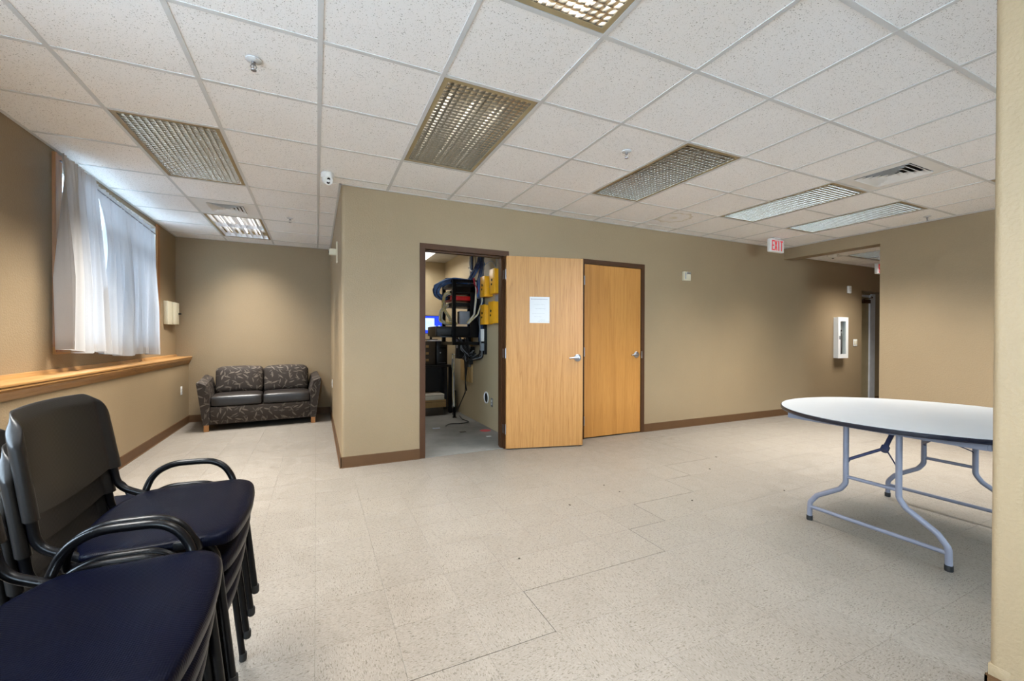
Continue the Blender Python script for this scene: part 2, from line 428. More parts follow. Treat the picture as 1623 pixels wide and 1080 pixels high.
wall_with_holes(wd, XC+.03, 9.03, YD, YD+.15, 0, HT, [D1+(0, DH), D2+(0, DH)], 'X')
wd.box(9.03, 10.6, YD, YD+.15, 2.105, HT); wd.box(10.6, XEND, YD, YD+.15, 0, HT)
pr = [(XC+.03, YD), (XC+.03, YD+.04), (XC, YD+.04)]+[(XC+.03-.03*math.cos(a), YD+.03-.03*math.sin(a)) for a in [PI/2*k/8 for k in range(9)]]
wd.prism(pr, 0, HT, 'Z')
struct('wall_door', wd, M_WALL)
wr = MB().box(XR, XR+.18, YB, YO, 0, HT); wr.box(XR, XR+.2, YO, YD, 2.49, HT); wr.box(XR+.18, XEND, YO-.15, YO, 0, HT)
struct('wall_right', wr, M_WALL, smooth=False)
struct('wall_corridor_end', MB().box(XEND, XEND+.1, YO-.15, YD+.4, 0, HT), M_WALL, smooth=False)
struct('wall_recess', MB().box(9.0, 10.7, YREC, YREC+.1, 0, HT), M_WALL, smooth=False)
struct('wall_rear', wall_with_holes(MB(), XL-.2, XR+.18, YB-.15, YB, 0, HT, [W3, W4], 'X'), M_WALL, smooth=False)
# near partition with a bull-nosed end
r = .022
poly = [(XP, YB), (XP+.15, YB)]+[(XP+.15-r+r*math.cos(a), YP-r+r*math.sin(a)) for a in [PI/2*k/6 for k in range(7)]]+[(XP+r+r*math.cos(a), YP-r+r*math.sin(a)) for a in [PI/2+PI/2*k/6 for k in range(7)]]
wp = struct('wall_partition', MB().prism(poly, 0, HT, 'Z'), M_WALL)
obj('corner_stop', MB().rbox(XP-.001, XP+.06, YP-.05, YP+.001, .1, .14, .002), M_WALL, wp)
# closet shell, plus an added slab blocking skylight behind the shut door
cl = MB().box(CX1+.1, 4.3, YD+.16, YD+.26, 0, HT); cl.box(XC+.12, CX1, CY1, CY1+.1, 0, HT); cl.box(CX1, CX1+.1, YD+.15, CY1+.1, 0, HT); cl.box(XC+.12, XC+.14, YD+.15, CY1, 0, HT)
struct('wall_closet', cl, M_CLOSETWALL, smooth=False)

# ------------------------------------------------------------------ floor
T, FX, FY = .3048, .2984, 1.5077
fl = struct('floor', MB().box(XL-.2, XEND+.1, YB-.15, YS+.2, -.12, -.004), M_JOINT, smooth=False)
obj('concrete_slab', MB().box(XC+.12, CX1, YD+.02, CY1, -.004, 0), M_CONC, fl, smooth=False)
def in_view(x, y, z, m=60):
    q = Vector((x, y, z-EYE)); d = q.dot(CF)
    if d < .15: return None
    px = 811.5+664.58*q.dot(CR)/d; py = 540-664.58*q.dot(CU)/d
    return d if -m < px < 1623+m and -m < py < 1080+m else None
def bound(i):   # row where the opened seam runs, for each tile column
    return 0 if i < 2 else 1 if i < 5 else 2 if i < 6 else 3 if i < 8 else 4 if i < 9 else 5 if i < 11 else 8
g = .00035
tile_me = MB().box(-T/2+g, T/2-g, -T/2+g, T/2-g, -.0035, 0).mesh('floor_tile', M_VCT, False)
cells = []
for i in range(-7, 40):
    for j in range(-14, 20):
        x0, x1, y0, y1 = FX+i*T, FX+(i+1)*T, FY+j*T, FY+(j+1)*T
        yb = YS if x1 <= XC+.31 and y0 > YD-.2 and x0 < XC else YD+.005
        xa, xb = max(x0, XLOW), min(x1, XEND)
        if y0 > YD-.01: xb = min(xb, XC)
        if y1 > YD and x0 < XC < x1 and y0 < YD: yb = YD+.005
        ya, yc = max(y0, YB), min(y1, yb)
        if x0 > XR and (y1 < YO): continue
        if xb-xa < .01 or yc-ya < .01: continue
        s = -1 if j < bound(i) else 1
        dx, dy = (.0024, -.0024) if s < 0 else (0, 0)
        full = (xb-xa > T-1e-4 and yc-ya > T-1e-4)
        hid = (x0 > XP and y1 < YP and False)
        d = in_view((x0+x1)/2, (y0+y1)/2, 0)
        cells.append((d if d and not hid else 1e9, i, j, xa+dx, xb+dx, ya+dy, yc+dy, full))
cells.sort()
far = [MB(), MB()]; cnt = 0
for d, i, j, xa, xb, ya, yc, full in cells:
    if d < 1e8 and cnt < 300:
        cnt += 1
        if full: obj('floor_tile', tile_me, None, fl, ((xa+xb)/2, (ya+yc)/2, 0), PI/2*((i+j) % 2)+(PI if random.random() < .5 else 0))
        else:
            cx, cy = (xa+xb)/2, (ya+yc)/2
            a, b = ((xb-xa)/2-g, (yc-ya)/2-g)
            if (i+j) % 2: a, b = b, a
            obj('floor_tile', MB().box(-a, a, -b, b, -.0035, 0).mesh('floor_tile', M_VCT, False), None, fl, (cx, cy, 0), PI/2*((i+j) % 2))
    else: far[(i+j) % 2].box(xa+g, xb-g, ya+g, yc-g, -.0035, 0)
for k in (0, 1):
    o = obj('distant_floor_tiles', far[k], (M_VCT_A, M_VCT_B)[k], fl, smooth=False); o['kind'] = 'stuff'

# ------------------------------------------------------------------ ceiling
ce = struct('ceiling', MB().box(XL-.2, XR+.3, YB-.15, YS+.2, H+.25, H+.3), M_PLATEWHITE, smooth=False)
FIX = [(-2, 2), (-2, 6), (1, 0), (1, -3), (4, 0), (7, 0), (9, 0), (9, -3), (-2, -2)]
VENTS = [(7, -1), (-2, 5)]
STAIN = (6, 2)
occ = set()
for i, j in FIX: occ |= {(i, j), (i, j+1)}
occ |= set(VENTS)
g2 = .0035
ctile = MB().box(-F/2+g2, F/2-g2, -F/2+g2, F/2-g2, .0035, .016).mesh('ceiling_tile', M_CEIL, False)
def clip_rects(x0, x1, y0, y1):
    out = []
    a = (max(x0, XL), min(x1, XR), max(y0, YB), min(y1, YD))
    b = (max(x0, XL), min(x1, XC), max(y0, YD), min(y1, YS))
    if x1 <= XC+1e-6: a = (max(x0, XL), x1, max(y0, YB), min(y1, YS)); b = (0, 0, 0, 0)
    for q in (a, b):
        if q[1]-q[0] > .012 and q[3]-q[2] > .012: out.append(q)
    return out
for i in range(-4, 12):
    for j in range(-8, 9):
        if (i, j) in occ: continue
        x0, x1, y0, y1 = GX+i*F, GX+(i+1)*F, GY+j*F, GY+(j+1)*F
        for q in clip_rects(x0, x1, y0, y1):
            if q[3] < -1.2: continue
            full = q[1]-q[0] > F-1e-4 and q[3]-q[2] > F-1e-4
            if full:
                me = ctile
                if (i, j) == STAIN:
                    me = ctile.copy(); me.materials[0] = ceil_mat('water_stained_tile', (.12, .05, 0))
                obj('ceiling_tile', me, None, ce, ((q[0]+q[1])/2, (q[2]+q[3])/2, H))
            else:
                a, b = (q[1]-q[0])/2-.002, (q[3]-q[2])/2-.002
                obj('ceiling_tile', MB().box(-a, a, -b, b, .0035, .016).mesh('ceiling_tile', M_CEIL, False), None, ce, ((q[0]+q[1])/2, (q[2]+q[3])/2, H))
# grid runners: main tees along Y, cross tees along X, and the wall angle
for i in range(-3, 12):
    x = GX+i*F
    if not XL < x < XR: continue
    y1 = YS if x < XC else YD
    mb = MB().box(x-.012, x+.012, YB, y1, H, H+.0034); mb.box(x-.001, x+.001, YB, y1, H+.0034, H+.03)
    obj('grid_main_runner', mb, M_TBAR, ce, smooth=False)
for j in range(-7, 9):
    y = GY+j*F
    if not YB < y < YS: continue
    x1 = XR if y < YD else XC
    mb = MB()
    for i in range(-4, 12):
        a, b = max(GX+i*F+.0122, XL), min(GX+(i+1)*F-.0122, x1)
        if b-a < .02: continue
        if (i, j) in occ and (i, j-1) in occ and (i, j-1) not in VENTS and (i, j) not in VENTS and any((i, k) in FIX and k == j-1 for k in (j-1,)): continue
        mb.box(a, b, y-.012, y+.012, H+.0004, H+.0034)
    obj('grid_cross_runner', mb, M_TBAR, ce, smooth=False)
wa = MB()
for x0, x1, y0, y1 in ((XL, XL+.02, YB, YS), (XL, XC, YS-.02, YS), (XC-.02, XC, YD-.02, YS), (XC-.02, XR, YD-.02, YD), (XR-.02, XR, YB, YD)):
    wa.box(x0, x1, y0, y1, H-.0006, H+.003)
obj('wall_angle', wa, M_TBAR, ce, smooth=False)
# corridor ceiling, lower
HC = 2.556
ct = MB().box(XR+.18, XEND, YO-.1, YREC, HC+.02, HC+.04)
obj('corridor_plenum', ct, M_PLATEWHITE, ce, smooth=False)
CORF = (7.65, 8.87, 3.24, 3.85)
xs = [XR+.2]+[7.04+k*F for k in range(9)]; xs = [x for x in xs if x < XEND]+[XEND]
ys = [YO, 3.24, 3.85, YD]
for a, b in zip(xs[:-1], xs[1:]):
    for c, d in zip(ys[:-1], ys[1:]):
        if c == 3.24 and a > 7.6 and b < 8.9: continue
        obj('ceiling_tile', MB().box(-(b-a)/2+.004, (b-a)/2-.004, -(d-c)/2+.004, (d-c)/2-.004, 0, .012).mesh('ceiling_tile', M_CEIL, False), None, ce, ((a+b)/2, (c+d)/2, HC))
mb = MB()
for x in xs: mb.box(x-.012, x+.012, YO, YD, HC-.003, HC)
for y in ys: mb.box(XR+.2, XEND, y-.012, y+.012, HC-.003, HC)
obj('corridor_grid', mb, M_TBAR, ce, smooth=False)
obj('closet_ceiling', MB().box(XC+.12, CX1, YD+.15, CY1, CH, CH+.05), plain('grey_closet_ceiling', (.55, .54, .53, 1), .9), ce, smooth=False)
struct('ground', MB().box(-24, XL-.2, -24, 16, -.3, -.2).box(XL-.2, 24, -24, YB-.15, -.3, -.2), plain('bounce_white_ground', (.86, .86, .87, 1), .9), smooth=False)  # unseen ground, whitened to bounce daylight up to the ceiling

# ------------------------------------------------------------------ baseboards
def baseboard(name, segs):
    mb = MB()
    for (x0, y0, x1, y1, nx, ny) in segs:
        t, h = .007, .102
        for (d0, d1, z0, z1) in ((0, t, 0, h-.004), (0, t*.5, h-.004, h), (t, t+.009, 0, .006)):
            xa, xb = sorted((x0+nx*d0, x1+nx*d1)) if nx else sorted((x0, x1))
            ya, yb = sorted((y0+ny*d0, y1+ny*d1)) if ny else sorted((y0, y1))
            mb.box(xa, xb, ya, yb, z0, z1)
    return struct(name, mb, M_BASE, smooth=False)
baseboard('baseboard_left', [(XLOW, YB, XLOW, YS, 1, 0)])
baseboard('baseboard_alcove', [(XLOW, YS, XC, YS, 0, -1)])
baseboard('baseboard_closet_side', [(XC, YD-.007, XC, YS, -1, 0)])
baseboard('baseboard_door', [(XC-.007, YD, D1[0]-.05, YD, 0, -1), (D1[1]+.05, YD, D2[0]-.05, YD, 0, -1), (D2[1]+.05, YD, 9.03, YD, 0, -1)])
baseboard('baseboard_right', [(XR, YB, XR, YO, -1, 0), (9.86, YREC, 10.7, YREC, 0, -1)])
baseboard('baseboard_partition', [(XP, YB, XP, YP+.007, -1, 0), (XP-.007, YP, XP+.157, YP, 0, 1), (XP+.15, YB, XP+.15, YP, 1, 0)])

# ------------------------------------------------------------------ oak ledge on the half wall (trim) and window
t1 = struct('trim_1', None)
obj('ledge_top', MB().prism([(XL+.001, .93), (XL+.001, .955), (-1.634, .955), (-1.626, .951), (-1.624, .944), (-1.626, .936), (-1.634, .932)], YB, YS-.001), M_OAK_Y, t1)
obj('crown_moulding', MB().prism([(XLOW+.001, .85), (XLOW+.006, .85), (XLOW+.008, .858), (XLOW+.012, .862), (XLOW+.015, .874), (XLOW+.022, .89), (XLOW+.034, .904), (XLOW+.034, .915), (XLOW+.04, .918), (XLOW+.04, .9318), (XLOW+.001, .9318)], YB, YS-.001), M_OAK_Y, t1)
obj('back_strip', MB().prism([(XL+.001, .9551), (XL+.001, .985), (XL+.008, .985), (XL+.014, .975), (XL+.02, .9551)], YB, YS-.001), M_OAK_Y, t1)

def window(name, w, casing=True, glass=None):
    y0, y1, z0, z1 = w; wn = struct(name, None)
    x0, x1 = XL-.2, XL
    jb = MB()
    jb.box(x0, x1+.004, y0-.001, y0+.02, z0, z1); jb.box(x0, x1+.004, y1-.02, y1+.001, z0, z1)
    jb.box(x0, x1+.004, y0+.02, y1-.02, z1-.02, z1+.001)
    obj('jamb', jb, M_WHITEP, wn, smooth=False)
    obj('sill', MB().rbox(x0, x1+.03, y0, y1, z0-.02, z0+.005, .004), M_WHITEP, wn)
    if casing:
        prof = [(0, 0), (.018, .004), (.02, .02), (.014, .05), (.02, .07), (.018, .085), (0, .09)]
        obj('casing', MB().prism([(XL+.001+p[0], y0+.005-.105*p[1]/.09) for p in prof], z0-.045, HT-.32, 'Z'), M_OAK_Z, wn)
        obj('casing', MB().prism([(XL+.001+p[0], y1-.005+.105*p[1]/.09) for p in prof], z0-.045, HT-.32, 'Z'), M_OAK_Z, wn)
        obj('casing', MB().prism([(XL+.001+p[0], z0-.005-.06*p[1]/.09) for p in prof], y0-.1, y1+.1, 'Y'), M_OAK_Y, wn)
    ym = (y0+y1)/2; zt = z1-.42
    fm = MB()
    fx0, fx1 = XL-.075, XL-.02
    ya, yb = y0+.02, y1-.02
    fm.box(fx0, fx1, ya, ya+.05, z0, z1-.02); fm.box(fx0, fx1, yb-.05, yb, z0, z1-.02)
    fm.box(fx0, fx1, ya, yb, z0, z0+.06); fm.box(fx0, fx1, ya, yb, z1-.07, z1-.02)
    obj('sash_frame', fm, M_WHITEP, wn, smooth=False)
    obj('mullion', MB().box(fx0, fx1, ym-.04, ym+.04, z0+.06, z1-.07), M_WHITEP, wn, smooth=False)
    for a, b in ((ya+.05, ym-.04), (ym+.04, yb-.05)):
        obj('transom', MB().box(fx0, fx1, a, b, zt-.05, zt+.05), M_WHITEP, wn, smooth=False)
        obj('pane', MB().box(-.003, .003, a, b, z0+.06, zt-.05), glass, wn, (fx0+.02, 0, 0), smooth=False)
        obj('pane', MB().box(-.003, .003, a, b, zt+.05, z1-.07), glass, wn, (fx0+.02, 0, 0), smooth=False)
    p = area('daylight_portal', None, (XL-.22, ym, (z0+z1)/2), z1-z0, y1-y0, 1, rot=(0, -PI/2, 0)); p.data.cycles.is_portal = True
    return wn
window('window_1', W1, True, M_TINT); window('window_2', W2, True, M_GLASS)
for nm, w in (('fill_window_3', W3), ('fill_window_4', W4)):
    wn = struct(nm, None); fm = MB(); x0, x1, z0, z1 = w; ya, yb = YB-.12, YB-.07
    fm.box(x0, x0+.05, ya, yb, z0, z1); fm.box(x1-.05, x1, ya, yb, z0, z1); fm.box(x0, x1, ya, yb, z0, z0+.05); fm.box(x0, x1, ya, yb, z1-.05, z1)
    obj('sash_frame', fm, M_WHITEP, wn, smooth=False)
    obj('pane', MB().box(x0+.05, x1-.05, -.003, .003, z0+.05, z1-.05), M_GLASS, wn, (0, ya+.02, 0), smooth=False)
    p = area('daylight_portal', None, ((x0+x1)/2, YB-.17, (z0+z1)/2), x1-x0, z1-z0, 1, rot=(-PI/2, 0, 0)); p.data.cycles.is_portal = True

# curtains on a rod
def rodz(y): return 2.53-.045*(y-4.3)
rod = tag(obj('curtain_rod', MB().tube([(-1.715, 4.235, rodz(4.235)), (-1.715, 6.26, rodz(6.26))], .006, 8), M_CHROME), 'thin metal rod across the top of the window behind the curtains', 'curtain rod')
for y in (4.62, 6.05): obj('bracket', MB().rbox(XL-.02, -1.720, y-.006, y+.006, rodz(y)-.012, rodz(y)+.008, .003), M_CHROME, rod)
def curtain(yt0, yt1, yb0, yb1, zb0, zb1, nf, ph, label, bow=0., dx=0.):
    rnd = random.Random(nf*31+int(ph*10)); amp = [.6+.7*rnd.random() for _ in range(40)]
    def fn(u, v):
        z_top = None
        y = (yt0+(yt1-yt0)*u)*(1-v)+(yb0+(yb1-yb0)*u)*v+bow*(1-u)**6*math.sin(PI*min(1, v/.62))
        zt = rodz(y)+.045; zb = zb0+(zb1-zb0)*u+.012*math.sin(u*9+ph)
        z = zt+(zb-zt)*v
        a = u*nf*2*PI+ph; k = amp[int(u*nf) % 40]
        head = max(0, 1-abs((zt-.045)-z)/.03)
        fine = math.sin(a*2.6+1)*.012*max(0, 1-v*7)
        x = -1.715+(.008+.046*min(1, v*1.6)*k)*(math.sin(a+.5*math.sin(a*.5+v*1.3))+.38*math.sin(2*a+1.2+v)+.2*math.sin(3.3*a+v*2)*(1-.5*v))+fine*(1-head*.7)
        x += .012*v*math.sin(u*5+v*2)
        y += .010*math.sin(a*1.0+v*2)*min(1, v*2)
        return (max(x+dx, XL+.035), y, z)
    mb = MB().grid(fn, 130, 46)
    o = bpy.data.objects.new('curtain', None); COL.objects.link(o)
    tag(o, label, 'curtain', 'white curtains at the window')
    c = obj('cloth', mb, M_CURT, o)
    def hem(u, v):
        p = fn(u, 1-.045*v); return (p[0]+.0015, p[1], p[2])
    obj('hem', MB().grid(hem, 130, 4), M_CURT, o)
    return o
curtain(4.185, 4.735, 4.19, 4.915, 1.13, 1.085, 4, .4, 'left white curtain panel with a plain straight hem, narrower of the two', 0., .022)
curtain(4.77, 6.20, 4.86, 6.23, 1.07, 1.03, 8, 1.1, 'wide right white curtain panel gathered in many deep folds', .17, -.008)

# ------------------------------------------------------------------ door frames and doors
def door_frame(parent, d, top=DH):
    x0, x1 = d; mb = MB(); y0, y1 = YD-.008, YD+.158
    for a, b in ((x0-.05, x0+.0), (x1, x1+.05)):
        mb.box(a, b, y0, YD-.0005, 0, top+.05)
    mb.box(x0, x1, y0, YD-.0005, top, top+.05)
    for a, b in ((x0-.0005, x0+.006), (x1-.006, x1+.0005)): mb.box(a, b, y0, y1, 0, top)
    mb.box(x0, x1, y0, y1, top-.006, top+.0005)
    for a, b in ((x0+.006, x0+.02), (x1-.02, x1-.006)): mb.box(a, b, YD+.045, YD+.10, 0, top-.006)
    mb.box(x0+.006, x1-.006, YD+.045, YD+.10, top-.02, top-.006)
    return obj('door_frame', mb, M_BROWN, parent, smooth=False)
def lever(parent, x, y, z, dirx, sy=-1):
    """lever set on a face looking towards sy*Y"""
    h = obj('lever_handle', MB().lathe([(.0, 0), (.041, 0), (.041, .006), (.034, .012), (.0145, .013), (.0135, .045), (.0, .046)], 24, axis='Y'), M_CHROME, parent, (x, y, z), PI if sy < 0 else 0)
    s = -1 if sy < 0 else 1
    obj('lever', MB().tube([(0, .040, 0), (dirx*s*.03, .044, .001), (dirx*s*.075, .046, .002), (dirx*s*.112, .044, -.002)], [.011, .0105, .0085, .007], 10), M_CHROME, h)
    return h
d1 = struct('door_1', None)
door_frame(d1, D1)
# open leaf, swung back towards the wall
leafA = obj('door_leaf', MB().rbox(0, .885, -.045, 0, .012, 2.128, .002, 1), M_OAK_OPEN, d1, (1.894, 4.226, 0), -math.radians(13.7))
lever(leafA, .82, -.046, 1.005, -1, -1)
obj('latch_plate', MB().box(.885, .8865, -.036, -.010, .95, 1.06), M_CHROME, leafA, smooth=False)
for z in (.22, 1.06, 1.93):
    hg = MB().tube([(1.889, 4.226-.012, z-.055), (1.889, 4.226-.012, z+.055)], .0075, 8); hg.box(1.880, 1.8865, 4.2375, 4.28, z-.05, z+.05)
    obj('hinge', hg, M_CHROME, d1)
d2 = struct('door_2', None)
door_frame(d2, D2)
leafB = obj('door_leaf', MB().rbox(D2[0]+.009, D2[1]-.009, YD+.002, YD+.044, .012, DH-.01, .002, 1), M_OAK_SHUT, d2)
lever(leafB, D2[1]-.08, YD+.001, 1.015, -1, -1)
obj('strike_plate', MB().box(D2[1]-.006, D2[1]+.012, YD-.0095, YD-.008, .97, 1.06), M_CHROME, d2, smooth=False)
for z in (.22, 1.06, 1.93): obj('hinge', MB().tube([(D2[0]+.006, YD-.006, z-.055), (D2[0]+.006, YD-.006, z+.055)], .0075, 8), M_CHROME, d2)
obj('threshold_shade', MB().box(D2[0]+.006, D2[1]-.006, YD+.05, YD+.09, 0, .006), M_DARK, d2, smooth=False)  # solid near-black strip painting the shade under the shut door
# corridor door in the recess
d3 = struct('door_3', None)
cf = MB().box(9.60, 9.70, YREC-.03, YREC-.001, 0, 2.06); cf.box(9.60, 9.64, YREC-.045, YREC-.03, 0, 2.06); cf.box(9.70, 9.84, YREC-.018, YREC-.001, 0, 2.09); cf.box(9.05, 9.6, YREC-.03, YREC-.001, 2.02, 2.06)
obj('door_frame', cf, plain('pale_grey_frame', lin(196, 196, 198), .45), d3, smooth=False)
obj('door_leaf', MB().box(9.04, 9.60, YREC-.02, YREC-.002, .01, 2.02), plain('khaki_door', lin(150, 136, 104), .5), d3, smooth=False)
obj('door_closer', MB().rbox(9.3, 9.56, YREC-.075, YREC-.02, 1.9, 1.97, .006), M_BROWN, d3)
obj('closer_arm', MB().tube([(9.33, YREC-.06, 1.975), (9.5, YREC-.13, 2.0), (9.62, YREC-.06, 2.03)], .008, 8), M_BROWN, d3)

# notice on the open door
ca, sa = math.cos(-math.radians(13.7)), math.sin(-math.radians(13.7))
def on_leaf(u, off): return (1.894+u*ca+off*sa*1.0, 4.226+u*sa-off*ca*1.0)
nx, ny = on_leaf(.375, .0462)
nx2 = 1.894+.375*ca+(-.0468)*(-sa); ny2 = 4.226+.375*sa+(-.0468)*ca
nt = thing('notice', 'white sheet of paper with faint handwriting taped on the open oak door', 'notice', (nx2, ny2, 1.54), -math.radians(13.7))
obj('sheet', MB().box(-.114, .114, -.0012, 0, -.145, .145), M_PAPER, nt, smooth=False)
pm = MB(); rr = random.Random(4)
pm.box(-.095, .092, -.0018, -.0012, .118, .122); pm.box(-.10, -.092, -.0018, -.0012, .117, .125)
for z, x0, x1 in ((.06, -.07, .05), (.015, -.05, .055), (-.04, -.085, .04), (-.075, -.06, .01), (-.112, 0, .06), (-.128, -.02, .1)):
    x = x0
    while x < x1:
        w = .008+.022*rr.random(); pm.tube([(x, -.0013, z), (x+w*.3, -.0013, z+.006*rr.random()), (x+w*.6, -.0013, z-.004*rr.random()), (x+w, -.0013, z+.003)], .0007, 4); x += w+.012*rr.random()
obj('handwriting', pm, M_PENCIL, nt)['kind'] = 'stuff'

# ------------------------------------------------------------------ ceiling fixtures
def make_troffer(lx, ly):
    """recessed parabolic troffer, lx by ly, hung at z=0"""
    fr = MB(); a, b = lx/2-.014, ly/2-.014; w = .026
    fr.box(-a, a, -b, -b+w, .002, .012); fr.box(-a, a, b-w, b, .002, .012); fr.box(-a, -a+w, -b+w, b-w, .002, .012); fr.box(a-w, a, -b+w, b-w, .002, .012)
    for s in (-1, 1):
        fr.box(s*a-.001, s*a+.001, -b, b, .012, .11); fr.box(-a, a, s*b-.001, s*b+.001, .012, .11)
    lv = MB(); nx, ny = round((lx-.08)/.0375), round((ly-.08)/.0375)
    X, Y = a-w, b-w
    def fin(p, q, along):   # wedge: thick on top, thin below
        t0, t1, z0, z1 = .0011, .0042, .004, .026
        if along == 'Y': lv.prism([(p-t0, z0), (p+t0, z0), (p+t1, z1), (p-t1, z1)], -q, q, 'Y')
        else: lv.prism([(p-t0, z0), (p+t0, z0), (p+t1, z1), (p-t1, z1)], -q, q, 'X')
    for k in range(nx+1): fin(-X+2*X*k/nx, Y, 'Y')
    for k in range(ny+1): fin(-Y+2*Y*k/ny, X, 'X')
    rf = MB().box(-a, a, -b, b, .10, .11)
    lamps = MB()
    for x in (-.17, 0, .17):
        if lx < ly: lamps.tube([(x, -b+.06, .07), (x, b-.06, .07)], .013, 8)
        else: lamps.tube([(-a+.06, x, .07), (a-.06, x, .07)], .013, 8)
    return dict(frame=fr.mesh('frame', M_LFRAME, False), louver=lv.mesh('louver', M_LOUVER, False), reflector=rf.mesh('reflector', M_REFL, False), lamp_tubes=lamps.mesh('lamp_tubes', M_TUBE))
TR_Y = make_troffer(F, 2*F); TR_X = make_troffer(2*F, F)
def troffer(x, y, z, kit, label, watts=TROFFER_W, group='recessed ceiling lights'):
    t = thing('ceiling_light', label, 'ceiling light', (x, y, z), 0, group)
    for k, me in kit.items():
        o = obj(k, me, None, t)
        if k == 'louver': o['kind'] = 'stuff'
    lx, ly = (F, 2*F) if kit is TR_Y else (2*F, F)
    l = area('lamp', t, (0, 0, -.004), lx-.09, ly-.09, watts, spread=TROFFER_SPREAD)
    return t
LBL = ['gold louvered ceiling light beside the curtained window', 'ceiling light with white lens in the sofa alcove, beyond a vent', 'large blue-grey louvered ceiling light in front of the open doorway',
       'bright white ceiling light cut by the top edge of the photo', 'brown louvered ceiling light above the shut oak door', 'long louvered ceiling light right beside the ceiling vent', 'bluish louvered ceiling light nearest the corridor opening and exit sign',
       'ceiling light only peeking out beside the near partition on the right', 'ceiling light right above the stacked chairs, past the top of the photo']
for (i, j), lb in zip(FIX, LBL):
    x, y = GX+(i+.5)*F, GY+(j+1)*F
    if (i, j) == (-2, 6):
        t = thing('ceiling_light', lb, 'ceiling light', (x, y, H), 0, 'recessed ceiling lights')
        for k, me in TR_Y.items():
            if k == 'lamp_tubes': me = me.copy(); me.materials[0] = emit('dimmer_tube', (1, .97, .92, 1), 3.0)
            if k != 'louver': obj(k, me, None, t)
        bl = MB(); X, Y = F/2-.04, F-.04   # deep lengthwise baffles of the older fixture
        for k in range(9):
            p = -X+2*X*k/8; bl.prism([(p-.001, .004), (p+.001, .004), (p+.007, .05), (p-.007, .05)], -Y, Y, 'Y')
        for k in (-1, 0, 1): bl.prism([(k*Y-.001, .004), (k*Y+.001, .004), (k*Y+.006, .05), (k*Y-.006, .05)], -X, X, 'X')
        obj('baffles', bl, plain('white_baffle', (.72, .73, .76, 1), .3, .2), t, smooth=False)
        l = area('lamp', t, (0, 0, -.004), F-.09, 2*F-.09, TROFFER_W*2.4, spread=TROFFER_SPREAD)
    else: troffer(x, y, H, TR_Y, lb, TROFFER_W*{(-2, 2): 3.3, (-2, -2): 1.6, (1, -3): 1.1, (4, 0): 1.3, (7, 0): 1.8, (9, 0): 2.1, (9, -3): 2.1}.get((i, j), 1))
troffer(8.26, 3.545, HC, TR_X, 'louvered ceiling light in the corridor beyond the opening', TROFFER_W*1.6)
# closet strip light
t = thing('ceiling_light', 'white lens ceiling light inside the wiring closet', 'ceiling light', (1.52, 6.74, CH))
obj('housing', MB().rbox(-.16, .16, -.62, .62, -.03, -.0005, .004), M_PLATEWHITE, t)
obj('lens', MB().rbox(-.145, .145, -.6, .6, -.075, -.03, .02), emit('lit_lens', (1, .96, .88, 1), 2.5), t)
area('lamp', t, (0, 0, -.08), .28, 1.18, 16, spread=170)

# vents
def vent(x, y, label, s):
    t = thing('ceiling_vent', label, 'vent', (x, y, H), 0, 'square ceiling diffusers')
    p = MB(); a = F/2-.013
    for (x0, x1, y0, y1) in ((-a, a, -a, -s), (-a, a, s, a), (-a, -s, -s, s), (s, a, -s, s)): p.box(x0, x1, y0, y1, .0034, .012)
    obj('panel', p, M_PLATEWHITE, t, smooth=False)
    obj('backing', MB().box(-s, s, -s, s, .06, .07), M_DARK, t, smooth=False)
    n = 5
    for k in range(n):
        r1 = s*(1-k/n)-.002; r0 = max(r1-s/n*1.02, .004); z0, z1 = -.004, .022   # outer lip low, inner edge up
        rim = MB()
        for q in range(4):
            c, d = math.cos(q*PI/2), math.sin(q*PI/2)
            R = lambda px, py: (px*c-py*d, px*d+py*c)
            A = [R(r1, -r1), R(r1, r1), R(r0, r0), R(r0, -r0)]
            rim.add([(A[0][0], A[0][1], z0), (A[1][0], A[1][1], z0), (A[2][0], A[2][1], z1), (A[3][0], A[3][1], z1),
                     (A[0][0], A[0][1], z0+.002), (A[1][0], A[1][1], z0+.002), (A[2][0], A[2][1], z1+.002), (A[3][0], A[3][1], z1+.002)],
                    [(0, 1, 2, 3), (4, 7, 6, 5), (0, 4, 5, 1), (2, 6, 7, 3)])
        obj('slat', rim, M_PLATEWHITE, t, smooth=False)
vent(GX+7.5*F, GY-.5*F, 'square white ceiling vent beside the long lights on the right', .2)
vent(GX-1.5*F, GY+5.5*F, 'square white ceiling vent before the alcove light', .17)

# sprinklers, detectors, dome camera
sp = thing('sprinkler', '', 'sprinkler', (0, 0, H), 0, 'ceiling sprinklers')
obj('escutcheon', MB().lathe([(.0, 0), (.038, 0), (.036, -.004), (.022, -.010), (.012, -.012), (0, -.012)], 20), M_TBAR, sp)
obj('body', MB().lathe([(.0, -.01), (.010, -.01), (.010, -.022), (.006, -.026), (0, -.026)], 12), M_CHROME, sp)
sm = MB()
for s in (-1, 1): sm.tube([(s*.008, 0, -.022), (s*.014, 0, -.036), (s*.004, 0, -.052)], .0022, 6)
sm.tube([(0, 0, -.026), (0, 0, -.05)], .0025, 6)
obj('frame_arms', sm, M_CHROME, sp)
obj('deflector', MB().lathe([(0, -.052), (.014, -.052), (.013, -.055), (0, -.055)], 14), M_CHROME, sp)
SPR = [(-.292, 2.532, H, 'ceiling sprinkler nearest the camera, above the chairs'), (2.153, 2.548, H, 'ceiling sprinkler between the large blue-grey light and the brown light'), (-.283, 5.695, H, 'ceiling sprinkler in the sofa alcove'), (6.475, 2.4, H, 'ceiling sprinkler against the right wall'), (7.42, 3.2, HC, 'ceiling sprinkler in the corridor opening')]
